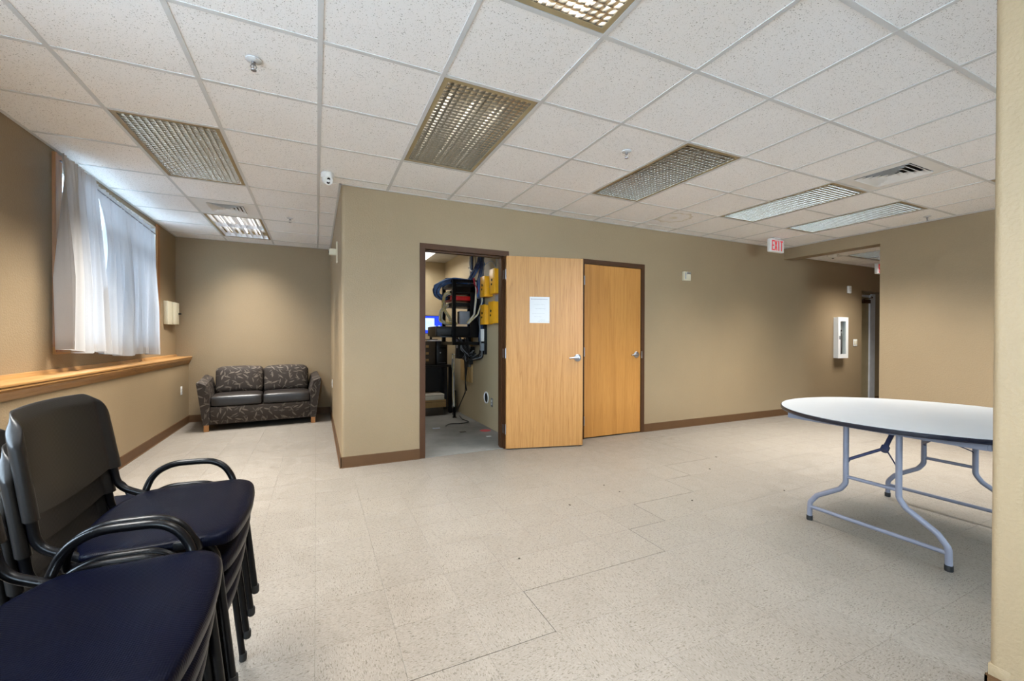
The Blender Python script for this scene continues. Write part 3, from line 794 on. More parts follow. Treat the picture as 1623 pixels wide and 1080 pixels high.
for k, (x, y, z, lb) in enumerate(SPR):
    if k == 0: sp.location = (x, y, z); sp['label'] = lb
    else: dup(sp, (x, y, z), 0, lb)
sd = thing('smoke_detector', 'round white smoke detector on the corridor ceiling', 'smoke detector', (7.42, 3.88, HC-.003))
obj('base', MB().lathe([(0, 0), (.075, 0), (.075, -.012), (0, -.012)], 28), M_WHITEP, sd)
obj('cover', MB().lathe([(.0, -.012), (.064, -.012), (.060, -.032), (.03, -.045), (0, -.046)], 28), M_WHITEP, sd)
obj('sensor_slot', MB().rbox(-.02, .02, -.008, .008, -.056, -.045, .003), M_DARK, sd)

dc = thing('security_camera', 'white turret security camera on the ceiling by the closet corner', 'camera', (.09, 4.0, H), 0)
obj('mount', MB().lathe([(0, 0), (.052, 0), (.056, -.012), (.055, -.03), (.05, -.045), (0, -.045)], 28), M_WHITEP, dc)
bm = bmesh.new(); bmesh.ops.create_uvsphere(bm, u_segments=24, v_segments=16, radius=.046)
for v in bm.verts: v.co += Vector((0, 0, -.052))
ball = obj('eyeball', MB().frombm(bm), M_WHITEP, dc)
dirv = Vector((.15, -.82, -.55)).normalized(); side = Vector((0, 0, 1)).cross(dirv).normalized(); upv = dirv.cross(side)
def disc(r, off, cen, depth):
    mb = MB(); n = 18; b0 = cen+dirv*off; vs = []
    for h in (0, depth):
        for k in range(n): vs.append(b0+dirv*h+(side*math.cos(2*PI*k/n)+upv*math.sin(2*PI*k/n))*r)
    return mb.add(vs, [(k, (k+1) % n, n+(k+1) % n, n+k) for k in range(n)]+[tuple(range(n)), tuple(range(n, 2*n))])
cen = Vector((0, 0, -.052))
obj('face_plate', disc(.036, .030, cen, .012), M_WHITEP, ball)
obj('lens', disc(.0125, .040, cen+upv*.015, .004), M_DARK, ball)
obj('infrared_lamp', disc(.0125, .040, cen-upv*.015, .004), M_DARK, ball)

# exit signs
def letters(strokes, h, w, x, z, mb, y, t):
    for (ax, az, bx, bz) in strokes:
        mb_line(mb, x+ax*w, z+az*h, x+bx*w, z+bz*h, t, y)
def mb_line(mb, ax, az, bx, bz, t, y):
    d = Vector((bx-ax, bz-az)); L = d.length; d /= L; n = Vector((-d.y, d.x))*t/2; e = d*t/2
    p = [(ax-e.x+n.x, az-e.y+n.y), (bx+e.x+n.x, bz+e.y+n.y), (bx+e.x-n.x, bz+e.y-n.y), (ax-e.x-n.x, az-e.y-n.y)]
    mb.prism(p, y-.001, y+.0005, 'Y')
GL = {'E': [(0, 0, 0, 1), (0, 0, 1, 0), (0, .5, .8, .5), (0, 1, 1, 1)], 'X': [(0, 0, 1, 1), (0, 1, 1, 0)], 'I': [(.5, 0, .5, 1)], 'T': [(0, 1, 1, 1), (.5, 0, .5, 1)]}
def exit_sign(loc, rotz, label, canopy=True):
    t = thing('exit_sign', label, 'exit sign', loc, rotz, None)
    hs = obj('housing', MB().rbox(-.155, .155, -.025, .025, -.205, -.02, .012, 3), M_WHITEP, t)
    if canopy: obj('canopy', MB().rbox(-.07, .07, -.03, .03, -.02, -.0005, .006), M_WHITEP, t)
    lt = MB()
    for sy in (-1, 1):
        for k, ch in enumerate('EXIT'):
            kx = -.112+k*.062
            if sy > 0:
                q = MB(); letters(GL[ch], .125, .038, kx, -.175, q, 0, .017)
                for f in [0]: lt.add([(-v[0], .0255-v[1], v[2]) for v in q.v], q.f)
            else: letters(GL[ch], .125, .038, kx, -.175, lt, -.0255, .017)
    obj('lettering', lt, M_REDLED, t, smooth=False)
    return t
exit_sign((5.94, 3.84, H), 0, 'red and white EXIT sign hanging from the main ceiling by the corridor opening')
exit_sign((8.93, 3.92, HC), 0, 'second exit sign, half hidden at the corridor edge')

# ------------------------------------------------------------------ wall devices
def at_wall(name, label, cat, loc, rotz): return thing(name, label, cat, loc, rotz)
# local frame: face looks to -Y, wall at y=0
def duplex(loc, rotz, label, grey=False):
    t = at_wall('wall_outlet', label, 'outlet', loc, rotz); m = M_CHROME if grey else M_WHITEP
    obj('plate', MB().rbox(-.036, .036, -.006, -.0004, -.058, .058, .0025), m, t)
    for z in (-.02, .02):
        o = obj('socket', MB().rbox(-.017, .017, -.009, -.006, z-.014, z+.014, .003), M_WHITEP, t)
        s = MB()
        for x in (-.006, .006): s.box(x-.001, x+.001, -.0095, -.0088, z-.003, z+.006)
        obj('slots', s, M_DARK, o, smooth=False)
    return t
duplex((XLOW, 7.08, .50), PI/2, 'white wall outlet on the half wall beside the sofa')
duplex((XC, 6.62, .56), -PI/2, 'small white outlet low on the closet side wall by the sofa')
duplex((CX1, 5.22, .36), -PI/2, 'steel outlet low on the closet wall by a round hole', True)
al = at_wall('fire_alarm', 'square beige fire alarm horn high on the wall right of the doors', 'fire alarm', (4.62, YD, 2.083), 0)
obj('body', MB().rbox(-.062, .062, -.045, -.0004, -.062, .062, .006), M_IVORY, al)
obj('strobe', MB().rbox(-.02, .05, -.056, -.045, .026, .052, .004), M_CHROME, al)
g_ = MB()
for k in range(5): g_.box(-.05+k*.004, -.048+k*.004, -.0465, -.045, -.04, .045)
obj('grille', g_, M_GREYBOX, al, smooth=False)
bx = at_wall('wall_panel', 'beige control box on the upper left wall beside the curtain', 'control panel', (XL, 7.12, 1.555), PI/2)
obj('body', MB().rbox(-.2, .2, -.05, -.0004, -.155, .155, .006), M_IVORY, bx)
obj('cover', MB().rbox(-.02, .2, -.075, -.05, -.15, .15, .006), M_IVORY, bx)
obj('knob', MB().lathe([(0, 0), (.012, 0), (.012, .03), (0, .03)], 14, (.17, -.105, 0), 'Y'), M_BLACK, bx)
ms = at_wall('motion_sensor', 'cream sensor on a long plate high on the closet side wall', 'sensor', (XC, 5.02, 2.17), -PI/2)
obj('plate', MB().rbox(-.035, .035, -.012, -.0004, -.115, .115, .004), M_IVORY, ms)
obj('head', MB().rbox(-.03, .03, -.085, -.012, -.035, .035, .01), M_IVORY, ms)
obj('eye', MB().lathe([(0, 0), (.014, 0), (.012, .006), (0, .007)], 14, (0, -.092, 0), 'Y'), M_DARK, ms)
th = at_wall('wall_chime', 'small white slotted box high on the wall near the corridor door', 'chime', (8.595, YD, 2.10), 0)
obj('body', MB().rbox(-.045, .045, -.03, -.0004, -.065, .065, .006), M_WHITEP, th)
g_ = MB()
for k in range(6): g_.box(-.03, .03, -.0312, -.03, -.045+k*.016, -.04+k*.016)
obj('grille', g_, M_GREYBOX, th, smooth=False)
sw = at_wall('light_switch', 'white double light switch right of the extinguisher cabinet', 'light switch', (8.82, YD, 1.155), 0)
obj('plate', MB().rbox(-.06, .06, -.007, -.0004, -.064, .064, .003), M_WHITEP, sw)
for x in (-.026, .026): obj('rocker', MB().rbox(x-.017, x+.017, -.012, -.007, -.034, .034, .003), M_IVORY, sw)
fc = at_wall('extinguisher_cabinet', 'white framed glass-front fire extinguisher cabinet on the wall', 'cabinet', (8.30, YD, 1.245), 0)
b = MB(); a, c, dp = .148, .352, .058
b.box(-a, -a+.02, -dp, -.0004, -c, c); b.box(a-.02, a, -dp, -.0004, -c, c); b.box(-a+.02, a-.02, -dp, -.0004, c-.02, c); b.box(-a+.02, a-.02, -dp, -.0004, -c, -c+.02); b.box(-a+.02, a-.02, -.006, -.0004, -c+.02, c-.02)
obj('box', b, M_WHITEP, fc, smooth=False)
dr = MB()
for (x0, x1, z0, z1) in ((-a-.004, -.085, -c-.004, c+.004), (.085, a+.004, -c-.004, c+.004), (-.085, .085, .285, c+.004), (-.085, .085, -c-.004, -.285)): dr.box(x0, x1, -dp-.018, -dp-.001, z0, z1)
obj('door', dr, M_WHITEP, fc, smooth=False)
obj('pane', MB().box(-.085, .085, -dp-.010, -dp-.006, -.285, .285), M_GLASS, fc, smooth=False)
obj('latch', MB().rbox(-.125, -.105, -dp-.03, -dp-.018, -.03, .03, .003), M_CHROME, fc)
ex = thing('fire_extinguisher', 'steel extinguisher with black hose inside the white wall cabinet', 'fire extinguisher', (8.30, YD-.033, .9135))
obj('cylinder', MB().lathe([(0, 0), (.024, 0), (.024, .36), (.02, .40), (.010, .42), (.010, .44), (0, .44)], 20), M_CHROME, ex)
obj('valve', MB().rbox(-.05, .02, -.012, .012, .44, .47, .004), M_BLACK, ex)
obj('hose', MB().tube([(-.02, 0, .455), (-.065, 0, .42), (-.075, -.005, .25), (-.07, -.005, .12)], .008, 8, .03), M_BLACK, ex)

# ------------------------------------------------------------------ stacking chairs
def make_chair():
    t = thing('stacking_chair', 'x', 'chair', (0, 0, 0), 0, 'black stacking armchairs along the left wall')
    # seat shell: rings of a rounded outline
    half = [(-.165, 0), (-.160, .10), (-.148, .17), (-.125, .232), (-.105, .254), (-.07, .261), (.02, .263), (.11, .262), (.155, .257), (.184, .240), (.201, .205), (.211, .14), (.216, .07), (.218, 0)]
    right = [Vector((x, y, 0)) for x, y in half]
    loop = right+[Vector((p.x, -p.y, 0)) for p in reversed(right[1:-1])]
    # resample smooth
    dense = []
    n = len(loop)
    for i in range(n):
        p0, p1, p2, p3 = loop[i-1], loop[i], loop[(i+1) % n], loop[(i+2) % n]
        for q in (0, .34, .67):
            dense.append(.5*((2*p1)+(p2-p0)*q+(2*p0-5*p1+4*p2-p3)*q*q+(3*p1-p0-3*p2+p3)*q**3))
    loop = dense; n = len(loop); cx = .03
    def zs(x, y):   # saddle shape of the top
        return .445-.010*math.exp(-((x-.0)/.13)**2-(y/.2)**2)-.016*max(0, (x-.12)/.1)**2+.012*max(0, (-.09-x)/.07)**2
    mb = MB(); rings = []
    for s, dz in ((.12, 0), (.3, 0), (.5, 0), (.68, 0), (.82, .001), (.90, .001), (.94, 0), (.97, -.002), (.988, -.005)):
        rings.append([((p.x-cx)*s+cx, p.y*s, zs((p.x-cx)*s+cx, p.y*s)+dz) for p in loop])
    def skirt(p): return .006+.014*max(0, min(1, (p.x-.02)/.16))
    rings.append([(p.x, p.y, zs(p.x, p.y)-.011) for p in loop])
    rings.append([((p.x-cx)*1.003+cx, p.y*1.002, zs(p.x, p.y)-.017) for p in loop])
    rings.append([((p.x-cx)*.992+cx, p.y*.995, zs(p.x, p.y)-.012-skirt(p)) for p in loop])
    rings.append([((p.x-cx)*.975+cx, p.y*.98, zs(p.x, p.y)-.012-skirt(p)) for p in loop])
    rings.append([((p.x-cx)*.95+cx, p.y*.96, zs(p.x, p.y)-.016) for p in loop])
    for s in (.7, .3): rings.append([((p.x-cx)*s+cx, p.y*s, zs((p.x-cx)*s+cx, p.y*s)-.014) for p in loop])
    vs = [v for r_ in rings for v in r_]; fs = []
    for k in range(len(rings)-1):
        for i in range(n): fs.append((k*n+i, k*n+(i+1) % n, (k+1)*n+(i+1) % n, (k+1)*n+i))
    fs.append(tuple(range(n))); fs.append(tuple(reversed(range((len(rings)-1)*n, len(rings)*n))))
    mb.add(vs, fs)
    obj('seat', mb.mesh('seat', M_SEAT, True, 60), None, t)
    # clips under the seat edge that grip the rail
    for s in (-1, 1):
        for x in (-.03, .09): obj('seat_clip', MB().rbox(x-.018, x+.018, s*.252-.012, s*.252+.012, .418, .44, .004), M_BLACK, t)
    # backrest shell
    Wb, z0, z1 = .252, .545, .802
    def bx_(y, z): return -.205-.040*(z-z0)/(z1-z0)-.028*(1-(y/Wb)**2)
    def top(y): a = abs(y)/Wb; return z1-.006*a*a-.075*max(0, (a-.70)/.30)**2.2
    def bot(y): a = abs(y)/Wb; return z0-.002+(-.022*(1-min(1, a/.80)**2) if a < .80 else 0.)+(.0 if a < .80 else -.004)
    def wid(z): return 1-.05*max(0, (z-z0)/(z1-z0))
    NU, NV = 72, 30
    def half_th(y):
        a = abs(y)/Wb
        if a < .80: return .0032
        if a < .90: q = (a-.80)/.10; return .0032+.0115*q*q*(3-2*q)
        return max(.0012, .0147*math.sqrt(max(0, 1-((a-.90)/.1002)**2)))
    fr, bk = [], []
    for j in range(NV):
        v = j/(NV-1); v = (.5-.5*math.cos(PI*v))**.8
        for i in range(NU):
            u = -1+2*i/(NU-1); y0 = math.sin(u*PI/2)*Wb
            z = bot(y0)+(top(y0)-bot(y0))*v; y = y0*wid(z); x = bx_(y0, z); e_ = min(1, max(0, (top(y0)-z)/.016)); h = .0008+half_th(y0)*math.sqrt(max(0, 1-(1-e_)**2))
            roll = -.012*max(0, (z-z1+.03)/.03)
            fr.append((x+h+roll, y, z)); bk.append((x-h+roll, y, z))
    vs = fr+bk; N = NU*NV; fs = []
    for j in range(NV-1):
        for i in range(NU-1):
            a = j*NU+i; fs.append((a, a+1, a+NU+1, a+NU)); fs.append((N+a, N+a+NU, N+a+NU+1, N+a+1))
    for i in range(NU-1):
        fs.append((i, N+i, N+i+1, i+1)); a = (NV-1)*NU+i; fs.append((a, a+1, N+a+1, N+a))
    for j in range(NV-1):
        a = j*NU; fs.append((a, a+NU, N+a+NU, N+a)); b_ = j*NU+NU-1; fs.append((b_, N+b_, N+b_+NU, b_+NU))
    obj('backrest', MB().add(vs, fs).mesh('backrest', M_BACKP, True, 50), None, t)
    # side frames: front leg - rail - back upright in one tube
    for s in (-1, 1):
        pts = [(.200, s*.238, .018), (.158, s*.234, .422), (-.10, s*.232, .418), (-.200, s*.230, .47), (-.2125, s*.227, .56), (-.2335, s*.223, .69)]
        obj('leg', MB().tube(pts, .011, 12, .07, n=6), M_BLACKM, t)
        obj('leg', MB().tube([(-.235, s*.246, .018), (-.085, s*.212, .400), (-.07, s*.19, .404)], .011, 12, .04), M_BLACKM, t)
        arch = [(-.115, .236, .410), (-.136, .258, .420), (-.131, .272, .452), (-.119, .277, .478), (-.096, .278, .501), (-.055, .278, .517), (.0, .278, .518), (.057, .278, .513), (.096, .278, .488), (.120, .277, .447), (.128, .264, .418), (.122, .238, .410)]
        obj('armrest', MB().tube(smooth_path([(a, s*b, c) for a, b, c in arch]), .011, 12), M_BLACKM, t)
        for p in ((.2015, s*.238), (-.2375, s*.2465)):
            obj('foot', MB().lathe([(0, 0), (.0105, 0), (.013, .004), (.013, .02), (.0125, .03), (0, .03)], 12, (p[0], p[1], 0)), M_RUBBER, t)
    obj('crossbar', MB().tube([(-.07, -.2, .404), (-.07, .2, .404)], .011, 12), M_BLACKM, t)
    obj('crossbar', MB().tube([(.11, -.232, .415), (.11, .232, .415)], .009, 10), M_BLACKM, t)
    return t
chair0 = make_chair(); first = True
ORD = {4: ['bottom', 'second lowest', 'third', 'top'], 2: ['lower', 'upper']}
def stack(x, y, n, where):
    global first
    for k in range(n):
        lb = ORD[n][k]+' black stacking armchair of '+where
        p = (x+.0135*k, y, .083*k)
        if first: chair0.location = p; chair0['label'] = lb; first = False
        else: dup(chair0, p, 0, lb)
stack(-.455, 1.632, 4, 'the stack with its backrest in full view')
stack(-.455, 1.043, 4, 'the stack nearest the camera')
stack(-.905, 2.17, 2, 'the pair behind, mostly hidden')

# ------------------------------------------------------------------ loveseat
sf = thing('loveseat', 'two-seat sofa with brown leaf pattern and dark vinyl seat cushions', 'sofa', (-.67, 6.66, 0), math.radians(3.9))
def cushion(x0, x1, y0, y1, z0, z1, r, crown=.02, name='seat_cushion', m=M_LEATHER, axis='z'):
    bm = bmesh.new(); bmesh.ops.create_cube(bm, size=1)
    bmesh.ops.subdivide_edges(bm, edges=bm.edges[:], cuts=9, use_grid_fill=True)
    for v in bm.verts:
        p = v.co*2; q = Vector((p.x, p.y, p.z))
        # superellipsoid rounding keeps the box shape with soft edges
        def rr_(a, ln): return max(-1, min(1, a))
        e = [abs(c) for c in q]
        hx, hy, hz = (x1-x0)/2, (y1-y0)/2, (z1-z0)/2
        P = Vector((q.x*hx, q.y*hy, q.z*hz)); inner = Vector((max(-hx+r, min(hx-r, P.x)), max(-hy+r, min(hy-r, P.y)), max(-hz+r, min(hz-r, P.z))))
        d = P-inner
        if d.length > 1e-6: P = inner+d.normalized()*min(r, d.length if sum(1 for c in d if abs(c) > 1e-6) < 2 else r)
        if axis == 'z': P.z += (1 if q.z > 0 else 0)*crown*(1-q.x**2)*(1-q.y**2)
        else:
            P.y -= (crown if q.y < 0 else 0)*(1-q.x**2)*(1-q.z**2)
            P.z += .016*(1-q.x**2)*max(0, q.z)
        v.co = P+Vector(((x0+x1)/2, (y0+y1)/2, (z0+z1)/2))
    return MB().frombm(bm)
for s in (-1, 1):
    # flared arm: profile in x-z, slightly lower at the front
    pf = [(s*.592, .085), (s*.662, .085), (s*.735, .628), (s*.728, .642), (s*.70, .640), (s*.635, .605), (s*.592, .45)]
    if s < 0: pf = list(reversed(pf))
    bm = bmesh.new(); mb = MB()
    sec = []
    for y, dz in ((-.03, -.004), (-.022, .003), (.2, .012), (.45, .03), (.70, .05), (.712, .045)):
        k = .985 if y in (-.03, .712) else 1
        sec.append([((x-s*.66)*k+s*.66, y, z+(dz if z > .5 else 0)) for x, z in pf])
    vs = [p for q in sec for p in q]; n = 7; fs = []
    for a in range(len(sec)-1):
        for i in range(n): fs.append((a*n+i, a*n+(i+1) % n, (a+1)*n+(i+1) % n, (a+1)*n+i))
    fs += [tuple(range(n)), tuple(range((len(sec)-1)*n, len(sec)*n))]
    obj('arm', mb.add(vs, fs), M_LEAF, sf)
    obj('seat_cushion', cushion(min(s*.005, s*.588), max(s*.005, s*.588), -.02, .46, .315, .455, .035, .018), M_LEATHER, sf)
    c = cushion(min(s*.006, s*.582), max(s*.006, s*.582), .40, .60, .44, .80, .05, .025, axis='y')
    c.v = [(x, y+.18*(z-.44), z) for x, y, z in c.v]
    obj('back_cushion', c, M_LEAF, sf)
    for y in (-.005, .66): obj('foot', MB().prism([(s*.600, y-.024), (s*.655, y-.024), (s*.655, y+.03), (s*.600, y+.03)], 0, .086, 'Z'), M_OAK_Z, sf, smooth=False)
obj('front_rail', MB().rbox(-.59, .59, -.012, .03, .085, .315, .01), M_LEAF, sf)
obj('seat_deck', MB().box(-.59, .59, .03, .66, .12, .314), M_LEAF, sf, smooth=False)
bp = MB().rbox(-.60, .60, .62, .70, .12, .76, .03, 3); bp.v = [(x, y+.05*max(0, z-.44), z) for x, y, z in bp.v]
obj('back_panel', bp, M_LEAF, sf)

# ------------------------------------------------------------------ round folding table
TX, TY, TZ = 3.575, 1.335, .742
tb = thing('folding_table', 'round white-topped folding table with grey tube legs and black edge', 'table', (TX, TY, 0))
R_ = .782
obj('tabletop', MB().lathe([(0, TZ-.004), (R_-.006, TZ-.004), (R_-.006, TZ), (R_-.012, TZ+.0006), (0, TZ+.0006)], 96), M_LAM, tb)
obj('edge_band', MB().lathe([(R_-.03, TZ-.026), (R_-.004, TZ-.026), (R_, TZ-.02), (R_, TZ-.005), (R_-.003, TZ-.0012), (R_-.0058, TZ-.0012), (R_-.0058, TZ-.006), (R_-.03, TZ-.006)], 96), plain('navy_black_edge', (.008, .009, .016, 1), .25), tb)
obj('core', MB().lathe([(0, TZ-.024), (R_-.03, TZ-.024), (R_-.03, TZ-.0045), (0, TZ-.0045)], 64), M_CARD, tb)
lx0, lx1, yc = 3.035-TX, 4.04-TX, 1.372-TY
ap = MB()
for x in (lx0-.012, lx1+.012): ap.box(x-.012, x+.012, yc-.49, yc+.47, TZ-.068, TZ-.0262)
for y in (yc-.49, yc+.47): ap.box(lx0-.02, lx1+.02, y-.012, y+.012, TZ-.068, TZ-.0262)
obj('apron', ap, M_LAV, tb, smooth=False)
for x in (lx0, lx1):
    for s in (-1, 1):
        pts = [(x, yc+s*.133, TZ-.03), (x, yc+s*.133, .315), (x, yc+s*.165, .268), (x, yc+s*.30, .18), (x, yc+s*.344, .12), (x, yc+s*.346, .014)]
        lg = obj('leg', MB().tube(pts, .0155, 14, .06, n=6), M_LAV, tb)
        obj('foot_cap', MB().lathe([(0, 0), (.017, 0), (.0185, .004), (.0185, .03), (.016, .031), (0, .031)], 14, (x, yc+s*.346, 0)), M_RUBBER, lg)
    obj('stretcher', MB().tube([(x, yc-.133, .358), (x, yc+.133, .358)], .011, 12), M_LAV, tb)
    obj('stretcher', MB().tube([(x, yc-.345, .092), (x, yc+.345, .092)], .0125, 12), M_LAV, tb)
    k = 1 if x < 0 else -1
    cx_, cz_ = x+k*.150, .545
    obj('brace', MB().tube([(x, yc+.128, .446), (x+k*.02, yc+.125, .468), (cx_, yc+.01, cz_)], .009, 10, .02), M_LAVD, tb)
    obj('brace', MB().tube([(x, yc-.128, .446), (x+k*.02, yc-.125, .468), (cx_, yc-.01, cz_)], .004, 8, .02), M_LAVD, tb)
    dv = Vector((k*.12, 0, .115)).normalized(); c0 = Vector((cx_, yc, cz_))
    obj('lock_collar', MB().tube([c0-dv*.012, c0+dv*.02], .022, 14), M_LAVD, tb)
    obj('brace_tube', MB().tube([c0+dv*.02, c0+dv*.195], .013, 12), M_LAVD, tb)

# ------------------------------------------------------------------ wiring closet
def cable_run(mb, pts, r=.004, seg=6, rad=.06, n=4): mb.tube(pts, r, seg, rad, n=n)
def bundle(name, label, mats, paths, parent=None, r=.004, jit=.012, n=6, seed=1, rad=.06):
    """several loose cables following one route"""
    rd = random.Random(seed); t = thing(name, label, 'cables')
    per = max(1, n//len(mats))
    for m in mats:
        mb = MB()
        for path in paths:
            for _ in range(per):
                off = [Vector((rd.uniform(-jit, jit), rd.uniform(-jit, jit), rd.uniform(-jit, jit))) for _ in path]
                cable_run(mb, [Vector(p)+o for p, o in zip(path, off)], r, 6, rad)
        obj('cables', mb, m, t)
    return t
# rack, bolted to the right wall
rk = thing('equipment_rack', 'black open wall rack full of network gear and cables', 'rack', (0, 0, 0))
for (x, y) in ((1.70, 5.52), (1.70, 6.02), (2.09, 5.52), (2.09, 6.02)):
    obj('post', MB().box(x-.025, x+.025, y-.018, y+.018, 1.13, 2.03), M_BLACKM, rk, smooth=False)
for z in (1.13, 1.99):
    for y in (5.52, 6.02): obj('rail', MB().box(1.72, 2.139, y-.015, y+.015, z, z+.04), M_BLACKM, rk, smooth=False)
    for x in (1.70, 2.09): obj('rail', MB().box(x-.02, x+.02, 5.53, 6.01, z, z+.04), M_BLACKM, rk, smooth=False)
obj('bottom_shelf', MB().box(1.50, 2.10, 5.50, 6.04, 1.235, 1.25), M_BLACKM, rk, smooth=False)
sideplate = MB().box(1.93, 2.10, 5.500, 5.503, 1.25, 1.98); sideplate.box(1.72, 2.1, 5.500, 5.503, 1.86, 1.93)
obj('side_plate', sideplate, M_BLACKM, rk, smooth=False)
obj('darkening_sheet', MB().box(2.10, 2.125, 5.50, 6.04, 1.25, 2.03), M_BLACKM, rk, smooth=False)  # black sheet added behind the gear to make the rack look darker
def unit(name, label, cat, z0, z1, m, x0=1.685, x1=2.06, y0=5.542, y1=5.998):
    t = thing(name, label, cat, (0, 0, 0))
    obj('case', MB().rbox(x0, x1, y0, y1, z0, z1, .004), m, t)
    p = MB(); k = 0
    while y0+.03+k*.034 < y1-.03: p.box(x0-.002, x0, y0+.03+k*.034, y0+.054+k*.034, z0+.008, z1-.008); k += 1
    obj('ports', p, M_DARK, t, smooth=False)
    obj('lamp', MB().box(x0-.003, x0, y0+.01, y0+.018, z0+.01, z0+.018), M_REDLED, t, smooth=False)
    return t
unit('network_switch', 'black network switch at the top of the rack under blue cables', 'switch', 1.93, 1.975, M_BLACK)
unit('patch_panel', 'black patch panel below the top switch in the rack', 'patch panel', 1.84, 1.885, M_BLACK)
unit('firewall_unit', 'bright red network unit across the middle of the rack', 'network unit', 1.745, 1.805, M_RED, 1.66)
unit('server_unit', 'black unit directly under the red one in the rack', 'network unit', 1.66, 1.715, M_BLACK)
unit('modem_box', 'small grey modem standing on the rack shelf', 'modem', 1.42, 1.60, M_GREYBOX, 1.80, 1.95, 5.58, 5.68)
up = thing('power_backup', 'long black battery backup at the bottom of the rack', 'battery backup', (0, 0, 0))
obj('case', MB().rbox(1.47, 2.09, 5.545, 5.995, 1.2505, 1.385, .006), M_BLACK, up)
obj('front_bezel', MB().rbox(1.455, 1.47, 5.55, 5.99, 1.255, 1.38, .004), M_DKBROWN, up)
# cables in front of the rack
bundle('blue_cable_bundle', 'fat bundle of blue network cables bulging left of the rack top', [M_CBLUE, M_CBLUE, M_CNAVY], [[(1.95, 5.60, 2.02), (1.72, 5.62, 2.03), (1.55, 5.66, 1.98), (1.50, 5.68, 1.86), (1.56, 5.70, 1.78), (1.66, 5.7, 1.80)], [(1.95, 5.75, 2.03), (1.70, 5.78, 2.04), (1.52, 5.80, 1.95), (1.51, 5.80, 1.85), (1.60, 5.78, 1.80)]], r=.0075, jit=.035, n=30, seed=3, rad=.1)
bundle('yellow_cable_bundle', 'loops of straw yellow cables hanging at the rack front', [M_CYEL, M_CWHITE], [[(1.69, 5.66, 1.86), (1.61, 5.64, 1.82), (1.585, 5.64, 1.68), (1.63, 5.64, 1.55), (1.70, 5.62, 1.47)], [(1.68, 5.72, 1.70), (1.57, 5.70, 1.60), (1.56, 5.70, 1.46), (1.66, 5.68, 1.42), (1.78, 5.66, 1.43)]], r=.006, jit=.025, n=12, seed=5)
bundle('trunk_cables', 'thick dark blue cable trunk dropping from the closet ceiling to the rack', [M_CNAVY, M_CNAVY, M_CBLUE, M_CGREY], [[(2.05, 5.40, 2.595), (2.04, 5.40, 2.40), (2.03, 5.44, 2.24), (1.98, 5.52, 2.12), (1.93, 5.60, 2.0)], [(2.06, 5.36, 2.595), (2.05, 5.36, 2.36), (2.06, 5.38, 2.2), (2.06, 5.46, 2.02), (2.05, 5.49, 1.8)]], r=.009, jit=.03, n=28, seed=8)
bundle('rack_side_cables', 'white and straw cables drooping down the rack side', [M_CWHITE, M_CYEL], [[(2.0, 5.47, 2.0), (1.99, 5.46, 1.75), (1.97, 5.47, 1.55), (1.88, 5.48, 1.43)], [(2.07, 5.46, 1.98), (2.08, 5.45, 1.75), (2.02, 5.46, 1.55), (1.90, 5.48, 1.44)]], r=.005, jit=.012, n=6, seed=9)
bundle('black_side_cables', 'black cables running down the near side of the rack', [M_CBLK, M_CNAVY], [[(2.06, 5.49, 1.98), (2.07, 5.47, 1.7), (2.08, 5.48, 1.45), (2.06, 5.47, 1.2)], [(2.10, 5.48, 1.95), (2.11, 5.47, 1.6), (2.10, 5.48, 1.3), (2.09, 5.5, 1.1)]], r=.010, jit=.018, n=10, seed=21)
bundle('red_cable_bundle', 'short dark red cables tied at the rack top corner', [M_CRED], [[(1.97, 5.48, 2.05), (1.985, 5.47, 1.97), (2.02, 5.47, 1.90), (2.04, 5.48, 1.85)]], r=.009, jit=.012, n=5, seed=2)
bundle('black_power_cables', 'tangle of black power cables hanging under the rack', [M_CBLK, M_CBLK, M_CGREY], [[(1.80, 5.6, 1.25), (1.86, 5.58, 1.10), (1.95, 5.6, .98), (2.05, 5.7, 1.02)], [(2.05, 5.5, 1.5), (2.07, 5.45, 1.2), (2.08, 5.5, .98), (2.0, 5.62, .92)], [(1.9, 5.58, 1.25), (1.93, 5.6, 1.05), (1.90, 5.7, .90), (2.0, 5.85, .95)]], r=.008, jit=.04, n=9, seed=11)
bundle('hanging_black_cord', 'pair of black cords hanging below the rack with a plug end', [M_CBLK], [[(2.0, 5.9, .95), (2.03, 5.95, .8), (2.02, 5.95, .55), (2.04, 5.97, .44)], [(1.98, 5.88, .95), (2.0, 5.9, .75), (2.05, 6.05, .4), (2.02, 6.35, .1), (1.95, 6.4, .02)]], r=.007, jit=.008, n=2, seed=12)
bundle('tan_cable_bundle', 'pale cables tied together and hanging to the closet floor', [M_CYEL, M_CWHITE, M_CGREY], [[(1.84, 6.0, .98), (1.83, 6.0, .86), (1.845, 6.02, .6), (1.86, 6.05, .35), (1.87, 6.08, .2)]], r=.007, jit=.018, n=9, seed=13)
bundle('extension_lead', 'black cord snaking over the concrete closet floor', [M_CBLK], [[(2.02, 6.25, .012), (1.98, 6.0, .01), (2.02, 5.75, .01), (1.85, 5.7, .01), (1.7, 5.75, .01), (1.62, 5.62, .01)]], r=.007, jit=.002, n=1, seed=14, rad=.12)
bundle('overhead_cables', 'thin dark cords crossing the upper closet wall', [M_CGREY], [[(2.13, 5.2, 2.30), (2.12, 5.0, 2.44), (2.13, 4.9, 2.57)], [(2.12, 4.95, 2.59), (2.12, 5.0, 2.35), (2.12, 5.05, 2.15)], [(2.08, 5.35, 2.22), (2.12, 5.2, 2.27), (2.13, 5.05, 2.14), (2.12, 4.95, 2.10)]], r=.005, jit=.004, n=1, seed=15, rad=.1)
